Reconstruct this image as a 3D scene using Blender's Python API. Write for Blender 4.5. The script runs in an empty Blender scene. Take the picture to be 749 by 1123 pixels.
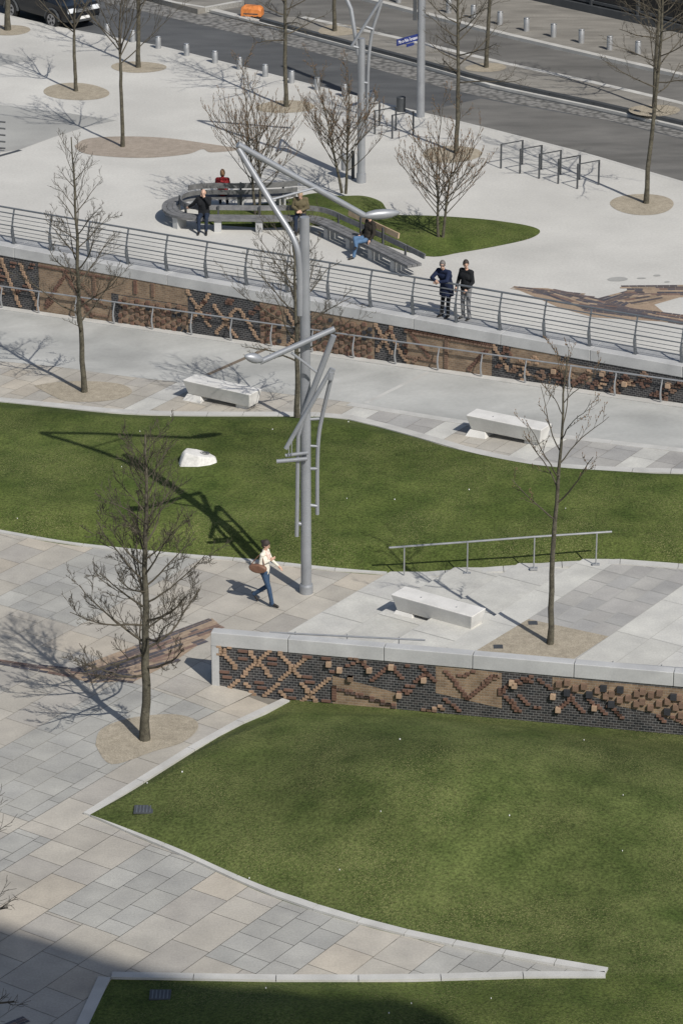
import bpy, bmesh, math, random
from mathutils import Vector, Matrix
R = math.radians
S = bpy.context.scene
col = S.collection

# ------------------------------------------------------------------ camera
FPX = 3370.0; CAMH = 30.0; PITCH = R(22)
cam_d = bpy.data.cameras.new('camera'); cam = bpy.data.objects.new('camera', cam_d); col.objects.link(cam)
cam.location = (0, 0, CAMH); cam.rotation_euler = (R(90) - PITCH, 0, 0)
cam_d.sensor_fit = 'VERTICAL'; cam_d.sensor_height = 36; cam_d.sensor_width = 36
cam_d.lens = 36 * FPX / 1123.0; cam_d.clip_start = 0.5; cam_d.clip_end = 5000
S.camera = cam
# ------------------------------------------------------------------ sky, sun, exposure
SUN_AZ = R(32); SUN_EL = R(44)         # shadows fall away from the camera, 32 degrees to the left
w = bpy.data.worlds.new('World'); S.world = w; w.use_nodes = True
nt = w.node_tree; bg = nt.nodes['Background']
sky = nt.nodes.new('ShaderNodeTexSky'); sky.sky_type = 'NISHITA'; sky.sun_disc = False
sky.sun_elevation = SUN_EL
sky.sun_rotation = math.pi - SUN_AZ
sky.air_density = 1.0; sky.dust_density = 1.5
nt.links.new(sky.outputs[0], bg.inputs[0]); bg.inputs[1].default_value = 0.062
sd = bpy.data.lights.new('sun', 'SUN'); sd.energy = 3.3; sd.angle = R(0.5); sd.color = (1.0, 0.955, 0.89)
sun = bpy.data.objects.new('sun', sd); col.objects.link(sun)
sdir = Vector((math.sin(SUN_AZ) * math.cos(SUN_EL), -math.cos(SUN_AZ) * math.cos(SUN_EL), math.sin(SUN_EL)))
sun.rotation_euler = sdir.to_track_quat('Z', 'Y').to_euler()
S.view_settings.view_transform = 'Standard'; S.view_settings.look = 'None'
S.view_settings.gamma = 1; S.view_settings.exposure = 0.36
S.view_settings.use_curve_mapping = False

# ------------------------------------------------------------------ helpers
def ray(x, y):
    a = (x - 374.5) / FPX; b = -(y - 561.5) / FPX
    return Vector((a, math.cos(PITCH) + b * math.sin(PITCH), -math.sin(PITCH) + b * math.cos(PITCH)))
CAM = Vector((0, 0, CAMH))
ZU = 2.0                                # upper plaza
MB0, MB1 = 0.5, 0.045                   # middle promenade: z = MB0 + MB1 * X
def P(x, y, z=0.0, b=0.0):
    r = ray(x, y); t = (z - CAMH) / (r.z - b * r.x); return CAM + r * t
def PM(x, y, dz=0.0): return P(x, y, MB0 + dz, MB1)
def zm(X): return MB0 + MB1 * X
def PY(x, y, Y):
    r = ray(x, y); return CAM + r * (Y / r.y)

def tag(o, label=None, cat=None, group=None, kind=None):
    if label: o['label'] = label
    if cat: o['category'] = cat
    if group: o['group'] = group
    if kind: o['kind'] = kind
    return o
def mesh_obj(name, V, F, mats, parent=None, fm=None, smooth=False, cols=None, uvs=None):
    me = bpy.data.meshes.new(name); me.from_pydata([tuple(v) for v in V], [], F)
    if not isinstance(mats, (list, tuple)): mats = [mats]
    for m in mats: me.materials.append(m)
    if fm:
        for p, i in zip(me.polygons, fm): p.material_index = i
    if smooth:
        for p in me.polygons: p.use_smooth = True
    if cols:
        a = me.color_attributes.new('Col', 'FLOAT_COLOR', 'CORNER')
        for p in me.polygons:
            c = cols[p.index]
            for li in p.loop_indices: a.data[li].color = (c[0], c[1], c[2], 1)
    if uvs:
        u = me.uv_layers.new(name='UVMap')
        for p in me.polygons:
            for li in p.loop_indices: u.data[li].uv = uvs[me.loops[li].vertex_index]
    me.update()
    o = bpy.data.objects.new(name, me); col.objects.link(o)
    if parent: o.parent = parent
    return o
def empty(name, loc, rz=0, label=None, cat=None, group=None):
    o = bpy.data.objects.new(name, None); col.objects.link(o); o.location = loc; o.rotation_euler = (0, 0, rz)
    o.empty_display_size = 0.2
    return tag(o, label, cat, group)
def kids(o): return [c for c in bpy.data.objects if c.parent == o]
def copy_tree(o, parent=None):
    c = o.copy(); col.objects.link(c); c.parent = parent
    for ch in kids(o): copy_tree(ch, c)
    return c

class MB:
    """collects simple solids into one mesh"""
    def __init__(s): s.V = []; s.F = []; s.M = []; s.C = []
    def add(s, V, F, m=0, c=(1, 1, 1)):
        n = len(s.V); s.V += [Vector(v) for v in V]
        for f in F: s.F.append([i + n for i in f]); s.M.append(m); s.C.append(c)
    def prism(s, pts, z0, z1, m=0, c=(1, 1, 1)):
        n = len(pts)
        a = sum(pts[i][0] * pts[(i + 1) % n][1] - pts[(i + 1) % n][0] * pts[i][1] for i in range(n))
        if a < 0: pts = pts[::-1]
        V = [(p[0], p[1], z0(p) if callable(z0) else z0) for p in pts] + [(p[0], p[1], z1(p) if callable(z1) else z1) for p in pts]
        F = [list(range(n))[::-1], [n + i for i in range(n)]] + [[i, (i + 1) % n, n + (i + 1) % n, n + i] for i in range(n)]
        s.add(V, F, m, c)
    def box(s, c, x, y, z, hx, hy, hz, m=0, cc=(1, 1, 1)):
        c = Vector(c); V = []
        for k in (-1, 1):
            for j in (-1, 1):
                for i in (-1, 1): V.append(c + x * (hx * i) + y * (hy * j) + z * (hz * k))
        s.add(V, [[0, 2, 3, 1], [4, 5, 7, 6], [0, 1, 5, 4], [2, 6, 7, 3], [0, 4, 6, 2], [1, 3, 7, 5]], m, cc)
    def abox(s, lo, hi, m=0, cc=(1, 1, 1)):
        lo = Vector(lo); hi = Vector(hi); c = (lo + hi) / 2; h = (hi - lo) / 2
        s.box(c, Vector((1, 0, 0)), Vector((0, 1, 0)), Vector((0, 0, 1)), h.x, h.y, h.z, m, cc)
    def tube(s, pts, rad, n=8, m=0, cap=True, cc=(1, 1, 1)):
        pts = [Vector(p) for p in pts]
        if not isinstance(rad, (list, tuple)): rad = [rad] * len(pts)
        base = len(s.V); up = None
        for i, p in enumerate(pts):
            d = (pts[min(i + 1, len(pts) - 1)] - pts[max(i - 1, 0)])
            if d.length < 1e-7: d = Vector((0, 0, 1))
            d.normalize()
            if up is None: up = d.orthogonal().normalized()
            up = (up - d * up.dot(d))
            if up.length < 1e-6: up = d.orthogonal()
            up.normalize(); q = d.cross(up)
            for k in range(n):
                a = 2 * math.pi * k / n
                s.V.append(p + (up * math.cos(a) + q * math.sin(a)) * rad[i])
        for i in range(len(pts) - 1):
            for k in range(n):
                a = base + i * n + k; b = base + i * n + (k + 1) % n
                s.F.append([a, b, b + n, a + n]); s.M.append(m); s.C.append(cc)
        if cap:
            s.F.append([base + k for k in range(n)][::-1]); s.M.append(m); s.C.append(cc)
            e = base + (len(pts) - 1) * n
            s.F.append([e + k for k in range(n)]); s.M.append(m); s.C.append(cc)
    def build(s, name, mats, parent=None, smooth=False, bevel=0, cols=False, edge=False):
        o = mesh_obj(name, s.V, s.F, mats, parent, s.M, smooth, s.C if cols else None)
        if smooth:
            try: o.data.set_sharp_from_angle(angle=R(40))
            except Exception: pass
        if bevel:
            b = o.modifiers.new('bevel', 'BEVEL'); b.width = bevel; b.segments = 2; b.limit_method = 'ANGLE'; b.angle_limit = R(35)
        return o
def smooth_path(pts, k=6):
    pts = [Vector(p) for p in pts]; out = []
    for i in range(len(pts) - 1):
        p0 = pts[max(i - 1, 0)]; p1 = pts[i]; p2 = pts[i + 1]; p3 = pts[min(i + 2, len(pts) - 1)]
        for j in range(k):
            t = j / k
            out.append(0.5 * ((2 * p1) + (p2 - p0) * t + (2 * p0 - 5 * p1 + 4 * p2 - p3) * t * t + (3 * p1 - p0 - 3 * p2 + p3) * t ** 3))
    out.append(pts[-1]); return out
def resample(pts, n):
    L = [0]
    for a, b in zip(pts, pts[1:]): L.append(L[-1] + (b - a).length)
    out = []; j = 0
    for i in range(n):
        t = L[-1] * i / (n - 1)
        while j < len(L) - 2 and L[j + 1] < t: j += 1
        f = (t - L[j]) / max(L[j + 1] - L[j], 1e-9); out.append(pts[j].lerp(pts[j + 1], min(max(f, 0), 1)))
    return out
def plen(pts): return sum((b - a).length for a, b in zip(pts, pts[1:]))

# ------------------------------------------------------------------ materials
def nmat(name, c1, c2=None, rough=0.8, metal=0.0, scale=3.0, detail=6, fine=None, fineamt=0.0, bump=0.0, bscale=60, attr=False, stain=0.0, stain_scale=0.35, spec=0.5, stretch=None):
    m = bpy.data.materials.new(name); m.use_nodes = True; t = m.node_tree; N = t.nodes; L = t.links
    b = N['Principled BSDF']; b.inputs['Roughness'].default_value = rough; b.inputs['Metallic'].default_value = metal
    b.inputs['Specular IOR Level'].default_value = spec
    tc = N.new('ShaderNodeTexCoord'); src = tc.outputs['Object']
    if stretch:
        mp = N.new('ShaderNodeMapping'); mp.inputs['Scale'].default_value = stretch[0]; mp.inputs['Rotation'].default_value = stretch[1]
        L.new(src, mp.inputs[0]); src = mp.outputs[0]
    no = N.new('ShaderNodeTexNoise'); no.inputs['Scale'].default_value = scale; no.inputs['Detail'].default_value = detail
    L.new(src, no.inputs['Vector'])
    mx = N.new('ShaderNodeMix'); mx.data_type = 'RGBA'
    rp = N.new('ShaderNodeMapRange'); rp.inputs[1].default_value = 0.3; rp.inputs[2].default_value = 0.7
    L.new(no.outputs[0], rp.inputs[0]); L.new(rp.outputs[0], mx.inputs['Factor'])
    c2 = c2 or [min(1, v * 1.15) for v in c1]
    mx.inputs['A'].default_value = (*c1, 1); mx.inputs['B'].default_value = (*c2, 1)
    out = mx.outputs['Result']
    def mul(o, facsock, lo, hi):
        mr = N.new('ShaderNodeMapRange'); mr.inputs[1].default_value = 0.3; mr.inputs[2].default_value = 0.7
        mr.inputs[3].default_value = lo; mr.inputs[4].default_value = hi; L.new(facsock, mr.inputs[0])
        v = N.new('ShaderNodeVectorMath'); v.operation = 'SCALE'; L.new(o, v.inputs[0]); L.new(mr.outputs[0], v.inputs['Scale']); return v.outputs[0]
    if attr:
        at = N.new('ShaderNodeAttribute'); at.attribute_name = 'Col'
        v = N.new('ShaderNodeVectorMath'); v.operation = 'MULTIPLY'; L.new(out, v.inputs[0]); L.new(at.outputs['Color'], v.inputs[1]); out = v.outputs[0]
    if fine:
        n2 = N.new('ShaderNodeTexNoise'); n2.inputs['Scale'].default_value = fine; n2.inputs['Detail'].default_value = 3
        L.new(tc.outputs['Object'], n2.inputs['Vector']); out = mul(out, n2.outputs[0], 1 - fineamt, 1 + fineamt)
    if stain:
        n3 = N.new('ShaderNodeTexNoise'); n3.inputs['Scale'].default_value = stain_scale; n3.inputs['Detail'].default_value = 5; n3.inputs['Distortion'].default_value = 0.6
        L.new(src, n3.inputs['Vector']); out = mul(out, n3.outputs[0], 1 - stain, 1 + stain * 0.5)
    L.new(out, b.inputs['Base Color'])
    if bump:
        n4 = N.new('ShaderNodeTexNoise'); n4.inputs['Scale'].default_value = bscale; n4.inputs['Detail'].default_value = 4
        L.new(tc.outputs['Object'], n4.inputs['Vector'])
        bp = N.new('ShaderNodeBump'); bp.inputs['Strength'].default_value = bump; bp.inputs['Distance'].default_value = 0.02
        L.new(n4.outputs[0], bp.inputs['Height']); L.new(bp.outputs[0], b.inputs['Normal'])
    return m
def grass_mat(name='lawn_grass', c1=(0.045, 0.070, 0.015), c2=(0.095, 0.122, 0.031)):
    m = nmat(name, c1, c2, 0.9, scale=1.3, detail=9, fine=16, fineamt=0.42, bump=0.9, bscale=26, stain=0.28, stain_scale=0.25, spec=0.15)
    N = m.node_tree.nodes; L = m.node_tree.links; b = N['Principled BSDF']
    src = b.inputs['Base Color'].links[0].from_socket
    tc = N.new('ShaderNodeTexCoord')
    # dry straw flecks
    n = N.new('ShaderNodeTexNoise'); n.inputs['Scale'].default_value = 34; n.inputs['Detail'].default_value = 2; L.new(tc.outputs['Object'], n.inputs['Vector'])
    n2 = N.new('ShaderNodeTexNoise'); n2.inputs['Scale'].default_value = 0.45; n2.inputs['Detail'].default_value = 4; L.new(tc.outputs['Object'], n2.inputs['Vector'])
    r1 = N.new('ShaderNodeMapRange'); r1.inputs[1].default_value = 0.5; r1.inputs[2].default_value = 0.72; L.new(n.outputs[0], r1.inputs[0])
    r2 = N.new('ShaderNodeMapRange'); r2.inputs[1].default_value = 0.36; r2.inputs[2].default_value = 0.62; L.new(n2.outputs[0], r2.inputs[0])
    mu = N.new('ShaderNodeMath'); mu.operation = 'MULTIPLY'; L.new(r1.outputs[0], mu.inputs[0]); L.new(r2.outputs[0], mu.inputs[1])
    mx = N.new('ShaderNodeMix'); mx.data_type = 'RGBA'; L.new(mu.outputs[0], mx.inputs['Factor']); L.new(src, mx.inputs['A'])
    mx.inputs['B'].default_value = (0.215, 0.21, 0.09, 1); L.new(mx.outputs['Result'], b.inputs['Base Color'])
    return m
def brick_mat(name, c1, c2, mortar):
    m = bpy.data.materials.new(name); m.use_nodes = True; t = m.node_tree; N = t.nodes; L = t.links
    b = N['Principled BSDF']; b.inputs['Roughness'].default_value = 0.6
    uv = N.new('ShaderNodeUVMap'); uv.uv_map = 'UVMap'
    br = N.new('ShaderNodeTexBrick'); br.inputs['Scale'].default_value = 1; br.inputs['Brick Width'].default_value = 0.125; br.inputs['Row Height'].default_value = 0.0625
    br.inputs['Mortar Size'].default_value = 0.0055; br.inputs['Mortar Smooth'].default_value = 0.2; br.offset = 0.5
    br.inputs['Color1'].default_value = (*c1, 1); br.inputs['Color2'].default_value = (*c2, 1); br.inputs['Mortar'].default_value = (*mortar, 1)
    L.new(uv.outputs[0], br.inputs['Vector'])
    n = N.new('ShaderNodeTexNoise'); n.inputs['Scale'].default_value = 3; n.inputs['Detail'].default_value = 6; L.new(uv.outputs[0], n.inputs['Vector'])
    mr = N.new('ShaderNodeMapRange'); mr.inputs[1].default_value = 0.3; mr.inputs[2].default_value = 0.7; mr.inputs[3].default_value = 0.75; mr.inputs[4].default_value = 1.2; L.new(n.outputs[0], mr.inputs[0])
    v = N.new('ShaderNodeVectorMath'); v.operation = 'SCALE'; L.new(br.outputs['Color'], v.inputs[0]); L.new(mr.outputs[0], v.inputs['Scale']); L.new(v.outputs[0], b.inputs['Base Color'])
    bp = N.new('ShaderNodeBump'); bp.invert = True; bp.inputs['Strength'].default_value = 0.6; bp.inputs['Distance'].default_value = 0.01
    L.new(br.outputs['Fac'], bp.inputs['Height']); L.new(bp.outputs[0], b.inputs['Normal'])
    return m
M = {}
M['grass'] = grass_mat(); M['drygrass'] = grass_mat('dry_lawn_grass', (0.050, 0.073, 0.018), (0.105, 0.128, 0.040))
M['slab'] = nmat('paving_stone', (0.86, 0.86, 0.86), (1.06, 1.06, 1.04), 0.85, scale=1.4, fine=22, fineamt=0.08, attr=True, stain=0.12, stain_scale=0.8, spec=0.3)
M['joint'] = nmat('joint_sand', (0.15, 0.14, 0.12), (0.20, 0.185, 0.16), 0.95, scale=4)
M['granite'] = nmat('kerb_granite', (0.44, 0.435, 0.41), (0.52, 0.515, 0.49), 0.8, scale=2, fine=40, fineamt=0.07, stain=0.1, stain_scale=1.2, spec=0.3)
M['plaza'] = nmat('bound_gravel', (0.485, 0.478, 0.45), (0.54, 0.533, 0.50), 0.92, scale=0.5, fine=12, fineamt=0.06, bump=0.15, bscale=70, stain=0.14, stain_scale=0.22, spec=0.2)
M['concrete'] = nmat('brushed_concrete', (0.355, 0.36, 0.345), (0.45, 0.452, 0.43), 0.85, scale=0.35, fine=9, fineamt=0.04, stain=0.2, stain_scale=0.45, spec=0.3, stretch=((1, 1.4, 1), (0, 0, R(35))))
M['greyconc'] = nmat('grey_concrete', (0.31, 0.31, 0.295), (0.37, 0.37, 0.35), 0.85, scale=0.8, fine=14, fineamt=0.05, stain=0.12)
M['coping'] = nmat('coping_concrete', (0.39, 0.395, 0.395), (0.47, 0.475, 0.47), 0.7, scale=1.5, fine=25, fineamt=0.05, stain=0.08, stain_scale=1.5, spec=0.35)
M['whiteconc'] = nmat('white_concrete', (0.60, 0.59, 0.56), (0.68, 0.67, 0.64), 0.75, scale=2, fine=30, fineamt=0.05, stain=0.08, stain_scale=2, bump=0.2, bscale=30)
M['asphalt'] = nmat('asphalt', (0.075, 0.079, 0.084), (0.108, 0.112, 0.115), 0.9, scale=0.5, fine=30, fineamt=0.1, stain=0.2, stain_scale=0.2, spec=0.3, stretch=((1, 3, 1), (0, 0, R(42))))
M['asphalt2'] = nmat('worn_asphalt', (0.125, 0.123, 0.117), (0.17, 0.166, 0.156), 0.9, scale=0.6, fine=30, fineamt=0.08, stain=0.25, stain_scale=0.25, spec=0.3, stretch=((1, 3, 1), (0, 0, R(42))))
M['walk'] = nmat('far_pavement', (0.195, 0.185, 0.165), (0.26, 0.247, 0.22), 0.9, scale=0.8, fine=12, fineamt=0.08, stain=0.2, stain_scale=0.4, stretch=((1, 3.5, 1), (0, 0, R(42))))
M['gravel'] = nmat('beige_gravel', (0.30, 0.265, 0.205), (0.39, 0.345, 0.27), 0.95, scale=6, fine=30, fineamt=0.22, bump=0.5, bscale=45, stain=0.12, stain_scale=1.5, spec=0.2)
M['gravel2'] = nmat('brown_gravel', (0.285, 0.245, 0.2), (0.36, 0.31, 0.26), 0.95, scale=5, fine=26, fineamt=0.15, bump=0.4, bscale=45, stain=0.1, stain_scale=1.5, spec=0.2)
M['earth'] = nmat('bare_ground', (0.12, 0.11, 0.09), (0.16, 0.15, 0.12), 0.95, scale=0.3)
M['cobble'] = bpy.data.materials.new('cobbles')
def cobble_mat():
    m = M['cobble']; m.use_nodes = True; N = m.node_tree.nodes; L = m.node_tree.links; b = N['Principled BSDF']; b.inputs['Roughness'].default_value = 0.85
    tc = N.new('ShaderNodeTexCoord'); v = N.new('ShaderNodeTexVoronoi'); v.inputs['Scale'].default_value = 4.5; L.new(tc.outputs['Object'], v.inputs['Vector'])
    r = N.new('ShaderNodeValToRGB'); r.color_ramp.elements[0].color = (0.22, 0.215, 0.205, 1); r.color_ramp.elements[1].color = (0.09, 0.09, 0.085, 1)
    r.color_ramp.elements[0].position = 0.3; r.color_ramp.elements[1].position = 0.75
    L.new(v.outputs['Distance'], r.inputs[0]); L.new(r.outputs[0], b.inputs['Base Color'])
    bp = N.new('ShaderNodeBump'); bp.invert = True; bp.inputs['Distance'].default_value = 0.03; L.new(v.outputs['Distance'], bp.inputs['Height']); L.new(bp.outputs[0], b.inputs['Normal'])
cobble_mat()
M['steel'] = nmat('grey_painted_steel', (0.30, 0.315, 0.335), (0.345, 0.36, 0.38), 0.42, metal=0.35, scale=2, fine=30, fineamt=0.04, stain=0.06, stain_scale=2)
M['rail'] = nmat('railing_steel', (0.15, 0.165, 0.18), (0.19, 0.205, 0.22), 0.45, metal=0.4, scale=3, stain=0.1, stain_scale=2)
M['galv'] = nmat('galvanised_steel', (0.34, 0.35, 0.36), (0.42, 0.43, 0.44), 0.45, metal=0.5, scale=5)
M['dark'] = nmat('dark_metal', (0.05, 0.055, 0.06), (0.07, 0.075, 0.08), 0.55, scale=3)
M['bark'] = nmat('bark', (0.065, 0.06, 0.047), (0.13, 0.12, 0.09), 0.95, scale=9, fine=40, fineamt=0.25, bump=0.6, bscale=25, stain=0.25, stain_scale=3, spec=0.15)
M['twig'] = nmat('twig_bark', (0.065, 0.058, 0.045), (0.105, 0.092, 0.07), 0.95, scale=6, spec=0.15)
M['bud'] = nmat('buds', (0.16, 0.10, 0.06), (0.2, 0.13, 0.07), 0.8)
M['brickdark'] = brick_mat('dark_glazed_brick', (0.016, 0.018, 0.022), (0.05, 0.045, 0.045), (0.20, 0.20, 0.195))
M['bricktan'] = brick_mat('tan_brick', (0.19, 0.132, 0.086), (0.27, 0.19, 0.122), (0.29, 0.25, 0.20))
M['brickproj'] = nmat('projecting_brick', (0.85, 0.85, 0.85), (1.1, 1.1, 1.1), 0.7, scale=6, fine=25, fineamt=0.12, attr=True)
M['wood'] = nmat('weathered_wood', (0.115, 0.118, 0.122), (0.19, 0.19, 0.192), 0.8, scale=6, fine=25, fineamt=0.12, stain=0.15, stain_scale=3)
M['newwood'] = nmat('new_wood', (0.36, 0.27, 0.17), (0.46, 0.35, 0.23), 0.7, scale=6, fine=25, fineamt=0.1)
M['glass'] = nmat('dark_glass', (0.012, 0.015, 0.018), (0.02, 0.022, 0.025), 0.08)
M['black'] = nmat('black_frame', (0.025, 0.025, 0.027), None, 0.5)
M['orange'] = nmat('orange_plastic', (0.62, 0.20, 0.045), (0.70, 0.25, 0.07), 0.55, scale=4, stain=0.2, stain_scale=3)
M['carpaint'] = nmat('dark_car_paint', (0.012, 0.014, 0.018), (0.015, 0.018, 0.022), 0.22, metal=0.2)
M['tyre'] = nmat('tyre_rubber', (0.02, 0.02, 0.02), None, 0.85)
M['rim'] = nmat('alloy_rim', (0.35, 0.35, 0.36), None, 0.35, metal=0.7)
M['lampglass'] = nmat('headlight_glass', (0.7, 0.73, 0.76), None, 0.15)
M['white'] = nmat('white_paint', (0.75, 0.75, 0.74), None, 0.5)
M['signblue'] = nmat('blue_enamel', (0.02, 0.035, 0.16), None, 0.4)
M['facade'] = nmat('facade_stone', (0.3, 0.28, 0.25), None, 0.8)
M['stone'] = nmat('white_stone', (0.58, 0.57, 0.54), (0.68, 0.67, 0.64), 0.8, scale=3, fine=18, fineamt=0.1, stain=0.15, stain_scale=2.5, bump=0.5, bscale=14)

# ------------------------------------------------------------------ paving grid (u runs away to the right, v towards the right and camera)
U = Vector((0.56, 0.8285, 0)).normalized(); Vv = Vector((U.y, -U.x, 0))
def uv_of(p): return (p.x * U.x + p.y * U.y, p.x * Vv.x + p.y * Vv.y)
def xy_of(u, v): return Vector((U.x * u + Vv.x * v, U.y * u + Vv.y * v, 0))
def clip(poly, hp):
    """keep the side where (p - a) . n >= 0"""
    a, n = hp; out = []
    for i in range(len(poly)):
        p = poly[i]; q = poly[(i + 1) % len(poly)]
        dp = (p[0] - a[0]) * n[0] + (p[1] - a[1]) * n[1]; dq = (q[0] - a[0]) * n[0] + (q[1] - a[1]) * n[1]
        if dp >= 0: out.append(p)
        if (dp >= 0) != (dq >= 0):
            t = dp / (dp - dq); out.append((p[0] + (q[0] - p[0]) * t, p[1] + (q[1] - p[1]) * t))
    return out
def slabs(mb, u0, u1, v0, v1, rw, lmin, lmax, z, palette, rnd, skip=(), halfs=(), gap=0.0055, thick=0.0, curve=None, keep=1, cshift=0.12):
    v = v0
    while v < v1 - 0.05:
        wv = min(rw, v1 - v)
        u = u0 - rnd.random() * lmax
        while u < u1:
            l = rnd.uniform(lmin, lmax)
            a, b = max(u, u0), min(u + l, u1)
            u += l
            if b - a < 0.02: continue
            cu, cv = (a + b) / 2, v + wv / 2
            pieces = [(a, b)]
            for (su0, su1, sv0, sv1) in skip:
                if sv0 - 1e-4 < cv < sv1 + 1e-4:
                    np_ = []
                    for (x0, x1) in pieces:
                        if x1 <= su0 or x0 >= su1: np_.append((x0, x1)); continue
                        if x0 < su0 - 0.01: np_.append((x0, su0))
                        if x1 > su1 + 0.01: np_.append((su1, x1))
                    pieces = np_
            c = rnd.choice(palette); k = rnd.uniform(0.93, 1.07); c = (c[0] * k, c[1] * k, c[2] * k)
            for (x0, x1) in pieces:
                q = [(x0 + gap, v + gap), (x1 - gap, v + gap), (x1 - gap, v + wv - gap), (x0 + gap, v + wv - gap)]
                poly = [(xy_of(*t).x, xy_of(*t).y) for t in q][::-1]
                if curve:
                    cx = sum(p[0] for p in poly) / 4; cy = sum(p[1] for p in poly) / 4
                    i = min(range(len(curve) - 1), key=lambda k: ((curve[k].x + curve[k + 1].x) / 2 - cx) ** 2 + ((curve[k].y + curve[k + 1].y) / 2 - cy) ** 2)
                    a_, b_ = curve[i], curve[i + 1]; dx, dy = b_.x - a_.x, b_.y - a_.y; ln = math.hypot(dx, dy); nx, ny = -dy / ln * keep, dx / ln * keep
                    poly = clip(poly, ((a_.x - nx * cshift, a_.y - ny * cshift), (nx, ny)))
                    if len(poly) < 3: continue
                for h in halfs:
                    poly = clip(poly, h)
                    if len(poly) < 3: break
                if len(poly) < 3: continue
                if z == 0.0:
                    qx = sum(p[0] for p in poly) / len(poly); qy = sum(p[1] for p in poly) / len(poly)
                    if qy > CY and qx > _wa.x - 1 and qx * .8285 - qy * .56 > VC - 1.2:
                        if qy > wall_y(qx) and qx > _wa.x: poly = clip(poly, ((_wa.x, _wa.y + .12), (-_sl, 1)))
                        elif qx * .8285 - qy * .56 < VC + .2: poly = clip(poly, ((P(318, 770, -.28).x, P(318, 770, -.28).y), (-.8285, .56)))
                        elif qy < wall_y(qx): poly = clip(poly, ((P(318, 770, -.28).x, P(318, 770, -.28).y), (-.8285, .56)))
                        if len(poly) < 3: continue
                V = [(p[0], p[1], (z(p[0]) if callable(z) else z) + (hl(p[0], p[1]) if z == 0.0 else 0)) for p in poly]
                ar = sum(V[i][0] * V[(i + 1) % len(V)][1] - V[(i + 1) % len(V)][0] * V[i][1] for i in range(len(V)))
                if ar < 0: V = V[::-1]
                mb.add(V, [list(range(len(V)))], 0, c)
        v += rw
BEIGE = [(0.41, 0.385, 0.34), (0.43, 0.40, 0.35), (0.40, 0.375, 0.333), (0.44, 0.40, 0.34), (0.405, 0.385, 0.347), (0.38, 0.36, 0.328), (0.42, 0.395, 0.35)]
GREY = [(0.365, 0.36, 0.338), (0.38, 0.375, 0.35), (0.35, 0.347, 0.328)]
LIGHT = [(0.50, 0.495, 0.465), (0.53, 0.525, 0.495), (0.51, 0.505, 0.48)]
MIDG = [(0.37, 0.36, 0.345), (0.40, 0.39, 0.37), (0.35, 0.345, 0.335)]
def sheet(name, pts, mat, z=None):
    """flat polygon from 3D points, facing up"""
    a = sum(pts[i].x * pts[(i + 1) % len(pts)].y - pts[(i + 1) % len(pts)].x * pts[i].y for i in range(len(pts)))
    if a < 0: pts = pts[::-1]
    bm = bmesh.new(); vs = [bm.verts.new(p) for p in pts]; f = bm.faces.new(vs); f.normal_update(); bmesh.ops.triangulate(bm, faces=[f])
    me = bpy.data.meshes.new(name); bm.to_mesh(me); bm.free(); me.materials.append(mat)
    o = bpy.data.objects.new(name, me); col.objects.link(o); return tag(o, kind='structure')

DIP = P(322, 772, -0.28)
VC = P(318, 770, -0.28); VC = VC.x * 0.8285 - VC.y * 0.56
CY = P(100, 896).y + 0.3; _wa = P(235, 748); _wb = P(749, 803, -.28); _sl = (_wb.y - _wa.y) / (_wb.x - _wa.x)
def wall_y(x): return _wa.y + _sl * (x - _wa.x)
def under_lawn(x, y): return x * 0.8285 - y * 0.56 > VC + 0.2 and y > CY and y < wall_y(x)
def hl(x, y): return -0.28 * math.exp(-((x - DIP.x) ** 2 + (y - DIP.y) ** 2) / 1.7 ** 2)
rnd = random.Random(5)
# ground to the horizon (well below everything), lower pavement bed
GX = 3000
mesh_obj('ground', [(-GX, -GX, -0.35), (GX, -GX, -0.35), (GX, GX, -0.35), (-GX, GX, -0.35)], [[0, 1, 2, 3]], M['earth'])['kind'] = 'structure'
_V = [(-6 + .3 * i, 59 + .3 * j, (-.6 if under_lawn(-6 + .3 * i, 59 + .3 * j) or under_lawn(-6.3 + .3 * i, 59 + .3 * j) and under_lawn(-6 + .3 * i, 58.7 + .3 * j) else hl(-6 + .3 * i, 59 + .3 * j) * 1.15 - .02 + .014 * (i in (0, 40) or j in (0, 30)))) for j in range(31) for i in range(41)]
_b = [(-40, 20), (45, 20), (45, 70), (-40, 80)]; _n = len(_V); _V += [(x, y, -.006) for x, y in _b]
mesh_obj('lower_pavement_bed', _V, [[j * 41 + i, j * 41 + i + 1, (j + 1) * 41 + i + 1, (j + 1) * 41 + i] for j in range(30) for i in range(40)] + [[_n, _n + 1, 40, 0], [_n + 2, _n + 3, 30 * 41, 30 * 41 + 40], [_n + 3, _n, 0, 30 * 41]], M['joint'])['kind'] = 'structure'
# lower pavement with grey patches
vd = uv_of(P(325, 693)); dj = (uv_of(P(325, 693))[1] + uv_of(P(425, 633))[1]) / 2   # foot of the stairs
ROW = 0.9
def snap(v): return dj - round((dj - v) / ROW) * ROW
patches = []
def patch(px, length, rows, us=None):
    u, v = uv_of(P(*px)); v = snap(v); return (u, u + length, v, v + rows * ROW)
pt = [patch((38, 994), 3.3, 2), patch((230, 1050), 3.2, 2), patch((-10, 660), 12.5, 3), patch((-60, 870), 6.6, 3), patch((430, 1075), 5.0, 3), patch((-120, 1010), 4.4, 1)]
lf = [(-60, 575), (0, 585), (70, 597), (130, 604), (200, 611), (265, 616), (350, 625), (400, 629.5), (424, 631)]
front0 = smooth_path([P(x, y, 0.0) for x, y in lf], 5)
fcurve = [front0[0] + Vector((-14, 3.0, 0))] + front0 + [P(749, 700, 0), P(1000, 730, 0)]
lp = MB()
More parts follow.
